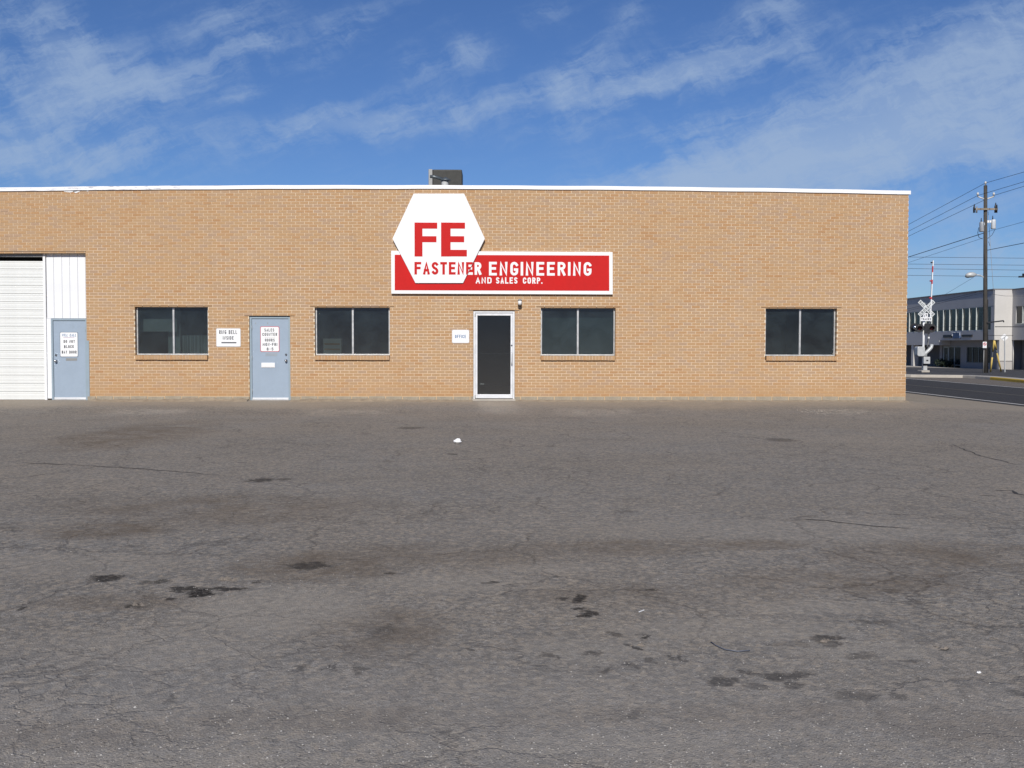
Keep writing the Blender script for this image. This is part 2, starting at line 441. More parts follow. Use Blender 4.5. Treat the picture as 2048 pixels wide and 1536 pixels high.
GW = {'I': .25, 'M': 1.25, 'W': 1.35, '.': .2, '-': .7, ' ': .7, '2': .95}
def stroke_quads(pts, s):
    """ribbon of width s along a polyline in 2D, square ends, limited mitres"""
    P = [Vector(p) for p in pts]
    Q = [P[0]]
    for p in P[1:]:
        if (p-Q[-1]).length > 1e-5: Q.append(p)
    P = Q
    closed = (P[0]-P[-1]).length < 1e-4
    if closed: P = P[:-1]
    n = len(P)
    if not closed:
        P[0] = P[0]-(P[1]-P[0]).normalized()*s*.5
        P[-1] = P[-1]+(P[-1]-P[-2]).normalized()*s*.5
    Lf, Rt = [], []
    for i in range(n):
        d0 = (P[i]-P[i-1]).normalized() if (i > 0 or closed) else None
        d1 = (P[(i+1) % n]-P[i]).normalized() if (i < n-1 or closed) else None
        d0 = d0 or d1; d1 = d1 or d0
        n0 = Vector((-d0.y, d0.x)); n1 = Vector((-d1.y, d1.x))
        b = n0+n1
        if b.length < .1: b = n0
        b.normalize(); k = min(1/max(.25, b.dot(n0)), 1.7)*s*.5
        Lf.append(P[i]+b*k); Rt.append(P[i]-b*k)
    out = []
    for i in range(n if closed else n-1):
        j = (i+1) % n
        out.append((Rt[i], Rt[j], Lf[j], Lf[i]))
    return out
def layout(text, x0, x1, gap=.28):
    tot = sum(GW.get(c, 1) for c in text)+gap*(len(text)-1)
    k = (x1-x0)/tot; x = x0; out = []
    for c in text:
        w = GW.get(c, 1)*k
        if c != ' ': out.append((c, x, x+w))
        x += w+gap*k
    return out
def glyph(mb, c, x0, x1, z0, z1, s, fn, mi=0, slant=0.0, lift=0.0):
    """fn maps (x, z, lift) to a world point"""
    w = x1-x0; h = z1-z0; k = 0
    for line in GL[c]:
        pts = []
        for a, b in line:
            X = x0+(s/2+a*(w-s) if w > s else w/2); Z = z0+s/2+b*(h-s)
            pts.append((X+slant*(Z-z0), Z))
        for qd in stroke_quads(pts, s):
            mb.face([fn(p.x, p.y, lift+k*.00025) for p in qd], mi); k += 1
    return mb
def word(mb, text, x0, x1, z0, z1, s, fn, mi=0, slant=0.0, gap=.28):
    for c, a, b in layout(text, x0, x1, gap): glyph(mb, c, a, b, z0, z1, s, fn, mi, slant)
    return mb

# ------------------------------------------------------------------ ground
WY = 25.0            # front face of the building's brick wall
X_END = at_y(1814.5, 600, WY).x
def smooth(t): t = max(0, min(1, t)); return t*t*(3-2*t)
def gz(x, y):
    """ground height: falls from the wall's foot to the lot and the street"""
    ddx = max(0, x-X_END, -40-x); ddy = max(0, WY-y)
    d = math.hypot(ddx, ddy)
    if y > WY+22: d = max(d, y-(WY+22))
    z = -.14*(1-math.exp(-d/1.3)) - .06*smooth((x-X_END)/3.0)*1.0
    if x > 18: z -= .45*smooth((y-56)/24)*smooth((x-18)/4)
    return z

def sheet(name, xs, ys, m, dz=0.0, kind='structure', inside=None):
    mb = MB(); idx = {}
    for j, y in enumerate(ys):
        for i, x in enumerate(xs):
            idx[i, j] = len(mb.v); mb.v.append((x, y, gz(x, y)+dz))
    for j in range(len(ys)-1):
        for i in range(len(xs)-1):
            if inside and not inside((xs[i]+xs[i+1])/2, (ys[j]+ys[j+1])/2): continue
            mb.f.append((idx[i, j], idx[i+1, j], idx[i+1, j+1], idx[i, j+1])); mb.mi.append(0); mb.sm.append(True)
    o = mb.build(name, m, origin=(0, 0, 0)); tag(o, kind=kind)
    return o
def lin(a, b, step):
    n = max(1, int(round((b-a)/step))); return [a+(b-a)*i/n for i in range(n+1)]

def asphalt_mat(name, light, warm, stains=(), lot=True):
    m, g, p = principled(name)
    geo = g.n.new('ShaderNodeNewGeometry'); P = geo.outputs['Position']
    x, y, z = g.sep(P)
    P2 = g.comb(x, y, 0)
    big = g.noise(P2, .22, 5, .6, .3)[0]
    st = g.noise(g.comb(g.math('MULTIPLY', x, .5), g.math('MULTIPLY', y, 1.1), 0), .55, 7, .68, .5)[0]
    med = g.noise(P2, 2.6, 6, .65)[0]
    c = g.mix(g.rng(big, .36, .64), light, warm)
    c = g.mix(g.rng(st, .42, .70, 0, .75), c, tuple(k*.62 for k in warm))
    lt = g.noise(g.comb(g.math('MULTIPLY', x, .7), g.math('MULTIPLY', y, 1.2), 4.0), .42, 6, .62, .8)[0]
    c = g.mix(g.math('MULTIPLY', g.rng(lt, .48, .72, 0, .55), g.rng(med, .3, .6, .5, 1)), c, tuple(k*1.30 for k in warm))
    c = g.mix(g.rng(med, .35, .72, 0, .42), c, tuple(k*.72 for k in light))
    # aggregate: light and dark chips of several sizes
    v1 = g.voro(P2, 95, out='Color'); s1 = g.sep(v1)[0]
    v2 = g.voro(P2, 210, out='Color'); s2 = g.sep(v2)[1]
    v3 = g.voro(P2, 42, out='Color'); s3 = g.sep(v3)[2]
    fine = g.noise(P2, 160, 3, .7)[0]
    c = g.mix(g.rng(s1, .66, .98, 0, .60), c, tuple(k*.40 for k in light))
    c = g.mix(g.rng(s2, .66, 1.0, 0, .62), c, tuple(min(1, k*2.0) for k in light))
    c = g.mix(g.rng(s3, .955, .98, 0, .18), c, tuple(min(1, k*2.3) for k in warm))
    c = g.mix(g.rng(fine, .38, .62, .30, 0), c, tuple(k*.48 for k in light))
    # coarser unevenness: worn stone clusters and the hollows between them
    w1 = g.sep(g.voro(P2, 13, out='Color'))[0]; w2 = g.sep(g.voro(P2, 31, out='Color'))[1]
    n9 = g.noise(P2, 19, 6, .75)[0]
    w3 = g.sep(g.voro(P2, 52, out='Color'))[0]
    c = g.mix(g.rng(w3, .55, 1.0, 0, .62, False), c, tuple(k*.40 for k in light))
    c = g.mix(g.rng(w3, .42, .0, 0, .42, False), c, tuple(min(1, k*1.5) for k in light))
    c = g.mix(g.rng(w1, .0, 1.0, 0, .46, False), c, tuple(k*.58 for k in light))
    c = g.mix(g.rng(w2, .45, 1.0, 0, .50, False), c, tuple(min(1, k*1.42) for k in warm))
    c = g.mix(g.rng(n9, .38, .56, .50, 0), c, tuple(k*.50 for k in light))
    # crazing
    wv = g.noise(P2, 1.7, 5, .65)[1]
    Pw = g.vmath('ADD', P2, g.vmath('SCALE', g.vmath('SUBTRACT', wv, (.5, .5, .5)), .55))
    e1 = g.voro(Pw, .8, 'DISTANCE_TO_EDGE'); e2 = g.voro(Pw, 2.9, 'DISTANCE_TO_EDGE')
    m1 = g.rng(g.noise(P2, .5, 3, .5)[0], .41, .55); m2 = g.rng(g.noise(g.vmath('ADD', P2, (31, 7, 0)), .33, 4, .6)[0], .44, .60)
    e3 = g.voro(g.vmath('ADD', P2, g.vmath('SCALE', g.vmath('SUBTRACT', g.noise(P2, 5, 4, .65)[1], (.5, .5, .5)), .20)), 6.2, 'DISTANCE_TO_EDGE')
    m3 = g.rng(g.noise(g.vmath('ADD', P2, (5, 61, 0)), .8, 5, .65)[0], .40, .66)
    c = g.mix(g.math('MULTIPLY', g.math('MULTIPLY', g.rng(e3, .006, .055, 1, 0), m3), .46), c, tuple(k*.34 for k in light))
    cr = g.math('MAXIMUM', g.math('MULTIPLY', g.rng(e1, .003, .013, .9, 0), m1), g.math('MULTIPLY', g.rng(e2, .005, .034, .75, 0), m2))
    c = g.mix(g.math('MULTIPLY', cr, .52), c, (.06, .052, .045))
    if stains:
        n_ = g.noise(P2, 5.5, 7, .68)[1]
        Pn = g.vmath('ADD', P2, g.vmath('SCALE', g.vmath('SUBTRACT', n_, (.5, .5, .5)), .34))
        nx, ny, _ = g.sep(Pn)
        oiln = g.math('MULTIPLY', g.math('SUBTRACT', g.noise(P2, 14, 7, .72)[0], .5), 2.6)
        dark = None; brown = None; pale = None
        for (sx, sy, a, b, w, kind) in stains:
            ux = g.math('MULTIPLY', g.math('SUBTRACT', nx, sx), 1/a); uy = g.math('MULTIPLY', g.math('SUBTRACT', ny, sy), 1/b)
            r2 = g.math('ADD', g.math('MULTIPLY', ux, ux), g.math('MULTIPLY', uy, uy))
            if kind == 'oil':
                e = g.math('MULTIPLY', g.rng(g.math('ADD', r2, oiln), .25, 1.25, 1, 0), w); dark = e if dark is None else g.math('MAXIMUM', dark, e)
            else:
                if kind == 'l':
                    e = g.math('MULTIPLY', g.rng(r2, .0, 1.8, 1, 0), w); pale = e if pale is None else g.math('MAXIMUM', pale, e); continue
                e = g.math('MULTIPLY', g.rng(r2, .0, 2.2, 1, 0), w); brown = e if brown is None else g.math('MAXIMUM', brown, e)
        brk = g.rng(g.noise(P2, 26, 5, .7)[0], .30, .55, .55, 1)
        if pale is not None: c = g.mix(g.math('MULTIPLY', pale, g.math('MULTIPLY', g.rng(lt, .25, .6, .35, .75), g.rng(n9, .3, .6, .5, 1))), c, (.34, .305, .255))
        if brown is not None: bm_ = g.math('MULTIPLY', g.rng(g.noise(P2, 1.3, 8, .72, .6)[0], .28, .60), g.rng(med, .3, .65, .55, 1)); c = g.mix(g.math('MULTIPLY', brown, bm_), c, (.118, .084, .052))
        if dark is not None: c = g.mix(g.math('MULTIPLY', dark, brk), c, (.020, .017, .014))
    if lot:
        # pale silt washed along the foot of the wall
        ed = g.math('SUBTRACT', WY, y)
        edn = g.math('ADD', ed, g.math('MULTIPLY', g.math('SUBTRACT', g.noise(P2, .9, 6, .65)[0], .5), 2.0))
        edn = g.math('ADD', edn, g.math('MULTIPLY', g.math('SUBTRACT', g.noise(P2, .28, 3, .5)[0], .5), 3.0))
        silt = g.rng(edn, .3, 2.2, 1, 0)
        silt = g.math('MULTIPLY', silt, g.rng(y, WY-3.5, WY-1.0))
        c = g.mix(g.math('MULTIPLY', silt, .65), c, (.33, .28, .215))
        near = g.math('MULTIPLY', g.rng(y, 5.6, 3.8), g.rng(med, .2, .6, .6, 1))
        c = g.mix(g.math('MULTIPLY', near, .35), c, (.32, .30, .275))
    g.put(p.inputs['Base Color'], c)
    p.inputs['Roughness'].default_value = .93; p.inputs['Specular IOR Level'].default_value = .2
    h = g.math('ADD', g.math('MULTIPLY', g.voro(P2, 110), .7), g.math('ADD', g.math('MULTIPLY', fine, .6), g.math('MULTIPLY', cr, -.8)))
    h = g.math('ADD', h, g.math('MULTIPLY', g.noise(P2, 9, 5, .6)[0], 1.2))
    g.put(p.inputs['Normal'], g.bump(h, .75, .006))
    return m

LOTZ = -.14
def lp(px, py):      # lot point under a photo pixel (design-time measurement of the stains)
    q_ = at_z(px, py, LOTZ); return q_.x, q_.y
stain_px = [  # centre, half width / half height in photo px, strength, kind
    (215, 1155, 40, 7, .9, 'oil'), (380, 1177, 40, 5, .9, 'oil'), (400, 1186, 34, 8, 1, 'oil'), (450, 1177, 46, 4, .9, 'oil'), (355, 1183, 16, 3, .8, 'oil'), (320, 1164, 20, 5, .7, 'oil'),
    (618, 1132, 50, 8, .75, 'oil'), (1157, 1198, 20, 8, .9, 'oil'), (1120, 1198, 12, 4, .8, 'oil'), (1178, 1226, 18, 9, .9, 'oil'),
    (1443, 1364, 42, 9, .95, 'oil'), (1563, 1352, 66, 11, .9, 'oil'), (1272, 1294, 14, 7, .85, 'oil'), (1706, 1393, 60, 10, .6, 'oil'),
    (1806, 1396, 20, 8, .7, 'oil'), (890, 1472, 26, 8, .75, 'oil'), (525, 960, 30, 5, .8, 'oil'), (568, 959, 18, 3, .6, 'oil'),
    (1200, 1338, 18, 4, .7, 'oil'), (1190, 1306, 16, 5, .6, 'oil'), (1300, 1177, 16, 4, .7, 'oil'), (1305, 1319, 14, 4, .6, 'oil'),
    (1650, 1285, 30, 12, .6, 'oil'), (1095, 1311, 20, 5, .6, 'oil'), (1270, 1430, 24, 8, .6, 'oil'), (820, 856, 30, 2.4, .55, 'oil'), (1560, 880, 34, 4, .5, 'oil'),
    (600, 1336, 18, 4, .7, 'oil'), (652, 1335, 6, 3, .8, 'oil'), (670, 1335, 6, 3, .8, 'oil'), (718, 1337, 12, 4, .6, 'oil'), (935, 1297, 12, 3, .6, 'oil'), (770, 1262, 28, 14, .35, 'oil'),
    (1283, 1273, 14, 4, .9, 'oil'), (1492, 1346, 14, 4, .8, 'oil'), (1580, 1371, 22, 5, .8, 'oil'), (1504, 1372, 26, 4, .6, 'oil'), (1660, 1276, 24, 6, .75, 'oil'), (1682, 1288, 12, 7, .7, 'oil'),
    (1725, 1312, 30, 5, .6, 'oil'), (1884, 1297, 6, 7, .9, 'oil'), (2030, 1386, 26, 8, .7, 'oil'), (1820, 1322, 30, 5, .5, 'oil'), (1225, 1270, 18, 6, .6, 'oil'), (1269, 1331, 14, 4, .6, 'oil'), (1120, 1319, 6, 3, .8, 'oil'),
    (1360, 1315, 9, 3, .7, 'oil'), (345, 1197, 10, 3, .8, 'oil'), (275, 1210, 18, 5, .8, 'oil'), (300, 1166, 24, 3, .5, 'oil'), (775, 1146, 10, 3, .8, 'oil'), (980, 1163, 14, 3, .7, 'oil'), (520, 1163, 10, 3, .7, 'oil'),
    (43, 1218, 10, 4, .8, 'oil'), (348, 1396, 10, 5, .7, 'oil'), (905, 908, 12, 1.5, .7, 'oil'), (1755, 1246, 40, 6, .4, 'oil'), (1580, 1290, 40, 6, .35, 'oil'),
    (640, 1130, 150, 26, .7, 'b'), (200, 1060, 130, 14, .75, 'b'), (420, 1010, 300, 18, .5, 'b'), (1380, 1090, 300, 10, .6, 'b'), (280, 868, 110, 22, .6, 'b'), (1250, 1095, 130, 14, .5, 'b'), (1900, 1110, 220, 26, .6, 'b'),
    (760, 1260, 120, 44, .5, 'b'), (900, 1110, 260, 22, .4, 'b'), (1750, 1160, 260, 22, .55, 'b'), (220, 1205, 150, 14, .5, 'b'), (150, 1465, 200, 30, .55, 'b'),
    (700, 1440, 380, 22, .45, 'b'), (1500, 1430, 420, 22, .45, 'b'), (1960, 1460, 160, 30, .6, 'b'), (450, 1020, 230, 26, .4, 'b'), (1320, 1190, 240, 20, .35, 'b'),
    (560, 1220, 190, 46, .75, 'l'), (330, 1290, 260, 40, .5, 'l'), (150, 1130, 200, 26, .45, 'l'), (1450, 1260, 260, 22, .5, 'l'), (1180, 1300, 150, 24, .55, 'l'), (1750, 1300, 160, 20, .6, 'l'),
    (900, 1165, 170, 18, .5, 'l'), (1250, 1490, 260, 24, .6, 'l'), (1650, 1215, 160, 14, .5, 'l'), (1100, 1135, 120, 10, .4, 'l'), (1560, 1060, 380, 24, .4, 'l'), (300, 1520, 320, 24, .5, 'l')]
stains = []
for px, py, a, b, w, k in stain_px:
    x0, y0 = lp(px, py); xa, _ = lp(px+a, py); _, yb = lp(px, py-b)
    stains.append((x0, y0, abs(xa-x0), max(.05, abs(yb-y0)), w, k))
M_LOT = asphalt_mat('lot_asphalt', (.272, .256, .232), (.305, .252, .188), stains)
M_ROAD = asphalt_mat('road_asphalt', (.062, .062, .066), (.070, .066, .062), (), False)
M_GROUND = asphalt_mat('outer_asphalt', (.220, .206, .196), (.240, .210, .180), (), False)

ROAD0, ROAD1 = 13.75, 19.35      # white edge lines of the street
xs = sorted(set([-3000, -800, -200, -80, -40] + lin(-30, 24, 1.0) + [28, 34, 40, 60, 100, 300, 900, 3000, X_END]))
ys = sorted(set([-3000, -800, -200, -60, -20, -8, -2] + lin(2, 26, 1.0) + lin(26, 90, 2.0) + [100, 140, 300, 900, 3000, WY, WY-.5, WY-1.5]))
lot = lambda x, y: x < ROAD0+.3 and -45 < x and y < 80 and y > -30
sheet('ground', xs, ys, M_GROUND, -.012)
xs2 = sorted(set(lin(-40, X_END, .6) + lin(X_END, ROAD0+.4, .3))); ys2 = sorted(set(lin(-12, WY-4, 1.0)+lin(WY-4, WY+1, .2)+lin(WY+1, 78, 1.2)))
parking_lot = sheet('parking_lot', xs2, ys2, M_LOT, 0.0)
sheet('road', lin(ROAD0-.35, ROAD1+.3, .6), lin(-40, 160, 1.5), M_ROAD, .004)
M_LINE = simple('road_paint', (.62, .60, .56), .8, 0, .12, 3, ((.2, .19, .18), .8))
M_SHOULDER = asphalt_mat('shoulder_asphalt', (.20, .175, .15), (.21, .18, .145), (), False)
sheet('road_shoulder', lin(ROAD1+.05, 24, .6), lin(20, 80, 1.5), M_SHOULDER, .002)
def line_strip(name, x0, x1, y0, y1, m, dz):
    return sheet(name, [x0, x1], lin(y0, y1, 1.5), m, dz)
line_strip('road_marking', ROAD0-.06, ROAD0+.06, -30, 120, M_LINE, .010)
line_strip('road_marking', ROAD1-.06, ROAD1+.06, -30, 120, M_LINE, .010)
M_FAINT = simple('faded_line', (.13, .115, .09), .85, 0, .3, 5)
line_strip('road_marking', 16.25, 16.35, -30, 120, M_FAINT, .010)

# far pavement with kerb: outline measured along the kerb foot
KZ = -.20
kp = [at_z(px, py, KZ) for px, py in ((2260, 789), (2150, 777), (2048, 766.3), (2010, 762.5), (1979, 759.6), (1950, 757.2), (1925, 755.8), (1870, 755.2), (1821, 754.5))]
kp = [(p_.x, p_.y) for p_ in kp] + [(at_z(1821, 754.5, KZ).x-.7, at_z(1821, 754.5, KZ).y+1.2), (at_z(1821, 754.5, KZ).x-1.0, 90)]
def offset_path(P, d):
    out = []
    for i, p_ in enumerate(P):
        a = Vector(P[max(0, i-1)]); b = Vector(P[min(len(P)-1, i+1)]); t = (b-a).normalized()
        out.append((p_[0]+t.y*d, p_[1]-t.x*d))
    return out
KH = .13
inner = offset_path(kp, .16); back = offset_path(kp, .9)
M_PAVE = simple('pavement_concrete', (.40, .37, .325), .92, 0, .12, 1.2, ((.24, .21, .18), .5), .25, 30)
def kerb_seg(i):
    (x0, y0), (x1, y1) = kp[i], kp[i+1]; (a0, b0), (a1, b1) = inner[i], inner[i+1]
    z0, z1 = gz(x0, y0)-.02, gz(x1, y1)-.02
    mb = MB()
    n0 = Vector((a0-x0, b0-y0))*.25; n1 = Vector((a1-x1, b1-y1))*.25
    h0, h1 = z0+.02+KH, z1+.02+KH
    mb.face([(x1, y1, z1), (x0, y0, z0), (x0+n0.x*.5, y0+n0.y*.5, h0-.03), (x1+n1.x*.5, y1+n1.y*.5, h1-.03)])
    mb.face([(x1+n1.x*.5, y1+n1.y*.5, h1-.03), (x0+n0.x*.5, y0+n0.y*.5, h0-.03), (x0+n0.x, y0+n0.y, h0), (x1+n1.x, y1+n1.y, h1)])
    mb.face([(x1+n1.x, y1+n1.y, h1), (x0+n0.x, y0+n0.y, h0), (a0, b0, h0), (a1, b1, h1)])
    return mb
pv = MB()
for i in range(len(kp)-1):
    (a0, b0), (a1, b1) = inner[i], inner[i+1]; (c0, d0), (c1, d1) = back[i], back[i+1]
    pv.face([(a1, b1, gz(*kp[i+1])+KH-.006), (a0, b0, gz(*kp[i])+KH-.006), (c0, d0, gz(c0, d0)+KH-.01), (c1, d1, gz(c1, d1)+KH-.01)])
pave = pv.build('pavement', M_PAVE, origin=(0, 0, 0)); tag(pave, kind='structure')
for i in range(len(kp)-1):
    ym = (i < 4)
    k_ = kerb_seg(i).build('kerb', M_YELLOW if ym else M_CONC, pave)
    if ym: k_['label'] = 'kerb length painted yellow'
# asphalt behind the pavement, then a pale walk along the far building
far_yard = MB()
for i in range(len(kp)-1):
    (c0, d0), (c1, d1) = back[i], back[i+1]
    for t0, t1 in zip(lin(0, 1, .2)[:-1], lin(0, 1, .2)[1:]):
        q_ = [(c0+(36.5-c0)*t0, d0), (c1+(36.5-c1)*t0, d1), (c1+(36.5-c1)*t1, d1), (c0+(36.5-c0)*t1, d0)]
        far_yard.face([(x_, y_, gz(x_, y_)+KH-.016) for x_, y_ in reversed(q_)], 0, True)
M_YARD = asphalt_mat('yard_asphalt', (.085, .085, .09), (.10, .095, .09), (), False)
tag(far_yard.build('side_yard', M_YARD, origin=(0, 0, 0)), kind='structure')
fp = MB()
for a, b in zip(lin(58, 98, 2.0)[:-1], lin(58, 98, 2.0)[1:]):
    fp.face([(35.2, a, gz(35.2, a)+.12), (38.9, a, gz(38.9, a)+.12), (38.9, b, gz(38.9, b)+.12), (35.2, b, gz(35.2, b)+.12)])
    fp.face([(35.2, b, gz(35.2, b)-.05), (35.2, a, gz(35.2, a)-.05), (35.2, a, gz(35.2, a)+.12), (35.2, b, gz(35.2, b)+.12)])
tag(fp.build('far_pavement', M_PAVE, origin=(0, 0, 0)), kind='structure')

# long open cracks in the lot: thin dark slots, built as sunken-looking ribbons of tar
def crack(pts, w0):
    mb = MB(); P = [Vector((*lp(*p_), 0)) for p_ in pts]; rr = random.Random(len(pts)*17+int(pts[0][0]))
    Q = []
    for a, b in zip(P[:-1], P[1:]):
        n = max(2, int((b-a).length/.12))
        for i in range(n):
            t = i/n; Q.append(a.lerp(b, t)+Vector((rr.uniform(-.02, .02), rr.uniform(-.03, .03), 0)))
    Q.append(P[-1]); n = len(Q); L_, R_ = [], []
    for i, p_ in enumerate(Q):
        d = (Q[min(n-1, i+1)]-Q[max(0, i-1)]).normalized(); nn = Vector((-d.y, d.x, 0))
        w = w0*math.sin(math.pi*min(.97, max(.03, i/(n-1))))**.5*rr.uniform(.4, 1.2)
        for side, lst in ((1, L_), (-1, R_)):
            qq = p_+nn*w*side*.5; lst.append((qq.x, qq.y, gz(qq.x, qq.y)+.003))
    for i in range(n-1): mb.face([R_[i], R_[i+1], L_[i+1], L_[i]])
    return mb.build('crack', M_BLACKTAR, parking_lot)
M_BLACKTAR = simple('tar_crack', (.040, .036, .032), .9, 0, .2, 6)
crack([(20, 925), (120, 929), (250, 936), (345, 943), (440, 951)], .035)
crack([(1582, 1037), (1620, 1039), (1680, 1045), (1745, 1052), (1828, 1058)], .030)
crack([(1990, 983), (2024, 981), (2034, 988), (2075, 995)], .045)
crack([(1955, 991), (1996, 993)], .025)
crack([(1905, 890), (1960, 912), (2040, 931)], .025)
WORLD[parking_lot.name] = Vector((0, 0, 0))

# ------------------------------------------------------------------ the brick building
B = empty('brick_building', ((at_y(-100, 700, WY).x+X_END)/2, WY, 0), 'long single-storey tan brick building with white roof edge beside the parking lot', 'building')
XL = -16.0; TOPZ = at_y(900, 374.5, WY).z; COPZ = at_y(900, 378.0, WY).z
DEPTH = 20.0
def camber(x, z):
    """the old wall head dips a little towards both ends"""
    t = max(0, min(1.2, (z-2.5)/2.8))
    return z-.118*(x/11.8)**2*t
def W(px, py): p_ = at_y(px, py, WY); return p_.x, p_.z
def rect(x0, y0, x1, y1):
    a = W(x0, (y0+y1)/2)[0]; b = W(x1, (y0+y1)/2)[0]; xm = (x0+x1)/2
    return [a, b, W(xm, y1)[1], W(xm, y0)[1]]
WIN = [rect(270, 614, 416, 711), rect(629.5, 613, 779.5, 711), rect(1081.5, 613, 1231, 711), rect(1531, 614.5, 1673.5, 711)]
SILL = [rect(271, 711, 416, 720.5), rect(630, 711, 779.5, 720), rect(1081.5, 711, 1230, 720.5), rect(1531.5, 711, 1673, 720.5)]
zh = sum(r_[3] for r_ in WIN)/4; zb = sum(r_[2] for r_ in WIN)/4; zs_ = sum(r_[2] for r_ in SILL)/4
for r_ in WIN: r_[2], r_[3] = zb, zh
for r_ in SILL: r_[2], r_[3] = zs_, zb
SALES = rect(499, 632, 580.5, 802); OFFICE = rect(946.5, 621, 1029.5, 801)
SALES[2] = OFFICE[2] = 0.0
GAR = rect(-260, 503, 173, 803); GAR[2] = 0.0
OPEN = [list(w_) for w_ in WIN]+[SALES, OFFICE, GAR]
for w_, s_ in zip(OPEN[:4], SILL): w_[2] = s_[2]
PITCHX, COURSE, JOINT = .2095, .0688, .0105
BLOCKH = .105

def brick_runs(s0, s1, z0, z1, opens, rr):
    """yield (a, b, zlow, zhigh, full) for each brick of a running bond with openings cut out"""
    k = 0; z = z0
    while z < z1-.02:
        zt = min(z+COURSE, z1)-JOINT
        off = (PITCHX/2 if k % 2 else 0)+rr.uniform(-.006, .006)
        a = s0-off
        while a < s1:
            b = a+PITCHX-JOINT
            segs = [(max(a, s0), min(b, s1))]
            for ox0, ox1, oz0, oz1 in opens:
                # a course that would straddle an opening's head is cut level
                if z+COURSE*.5 > oz0-.001 and z+COURSE*.5 < oz1:
                    new = []
                    for p0, p1 in segs:
                        if p1 <= ox0 or p0 >= ox1: new.append((p0, p1)); continue
                        if p0 < ox0-.02: new.append((p0, ox0))
                        if p1 > ox1+.02: new.append((ox1, p1))
                    segs = new
            for p0, p1 in segs:
                if p1-p0 > .025: yield p0, p1, z, zt, (abs((p1-p0)-(PITCHX-JOINT)) < 1e-6), k
            a += PITCHX
        z += COURSE; k += 1

rr = random.Random(3)
field = MB(); cand = []
bricks = list(brick_runs(XL, X_END, BLOCKH, COPZ+.10, OPEN, rr))
signs_cover = [rect(786, 390, 968, 566), rect(784, 504, 1224, 588), rect(432, 657, 481, 693), rect(904, 659, 938, 686)]
def covered(a, b, z0, z1):
    for c_ in signs_cover:
        if b > c_[0] and a < c_[1] and z1 > c_[2] and z0 < c_[3]: return True
    return False
for bk in bricks:
    a, b, z0, z1, full, k = bk
    if full and not covered(a, b, z0, z1) and z0 < 3.0: cand.append((math.hypot((a+b)/2-0.0, (z0+z1)/2-1.34), bk))
cand.sort(key=lambda t_: t_[0]); single = set(id(t_[1]) for t_ in cand[:300])
def brick_mesh(name, w, h, dep, m):
    """one brick with softened arrises; front at y=0"""
    e = .0035; mb = MB()
    f = [(-w/2+e, 0, e), (w/2-e, 0, e), (w/2-e, 0, h-e), (-w/2+e, 0, h-e)]
    o = [(-w/2, e, 0), (w/2, e, 0), (w/2, e, h), (-w/2, e, h)]
    bk = [(-w/2, dep, 0), (w/2, dep, 0), (w/2, dep, h), (-w/2, dep, h)]
    mb.face(f)
    for i in range(4):
        j = (i+1) % 4
        mb.face([o[i], o[j], f[j], f[i]]); mb.face([bk[i], bk[j], o[j], o[i]])
    me = bpy.data.meshes.new(name); me.from_pydata(mb.v, [], mb.f); me.materials.append(m); me.update()
    return me
BM = brick_mesh('brick', PITCHX-JOINT, COURSE-JOINT, .10, M_BRICK)
for bk in bricks:
    a, b, z0, z1, full, k = bk
    xm = (a+b)/2; c0 = camber(xm, z0)-z0
    yj = rr.uniform(-.0012, .0018)
    if id(bk) in single:
        link('brick', BM, B, (xm, WY+yj, z0+c0)).rotation_euler = (rr.uniform(-.004, .004), rr.uniform(-.003, .003), rr.uniform(-.004, .004))
    else:
        ca, cb = camber(a, z0)-z0, camber(b, z0)-z0
        t0, t1 = rr.uniform(-.0008, .0008), rr.uniform(-.0008, .0008)
        e = .002; y0 = WY+yj
        P_ = [(a, y0, z0+ca+t0), (b, y0, z0+cb+t1), (b, y0, z1+cb+t1), (a, y0, z1+ca+t0)]
        Q_ = [(x_, WY+.10, z_) for x_, _, z_ in P_]
        n = len(field.v); field.v += P_+Q_
        for q4 in ((0, 1, 2, 3), (0, 4, 5, 1), (1, 5, 6, 2), (2, 6, 7, 3), (3, 7, 4, 0)):
            field.f.append(tuple(n+i for i in q4)); field.mi.append(0); field.sm.append(False)
# bricks of the wall that runs back along the street
for a, b, z0, z1, full, k in brick_runs(WY+.105, WY+DEPTH, BLOCKH, COPZ+.10, [], rr):
    x0 = X_END+rr.uniform(-.001, .0015); c0 = camber(X_END, z0)-z0
    n = len(field.v)
    field.v += [(x0, a, z0+c0), (x0, b, z0+c0), (x0, b, z1+c0), (x0, a, z1+c0), (X_END-.09, a, z0+c0), (X_END-.09, b, z0+c0), (X_END-.09, b, z1+c0), (X_END-.09, a, z1+c0)]
    for q4 in ((0, 1, 2, 3), (0, 4, 5, 1), (1, 5, 6, 2), (2, 6, 7, 3), (3, 7, 4, 0)):
        field.f.append(tuple(n+i for i in q4)); field.mi.append(0); field.sm.append(False)
tag(field.build('brickwork', M_FIELD, B), kind='stuff')

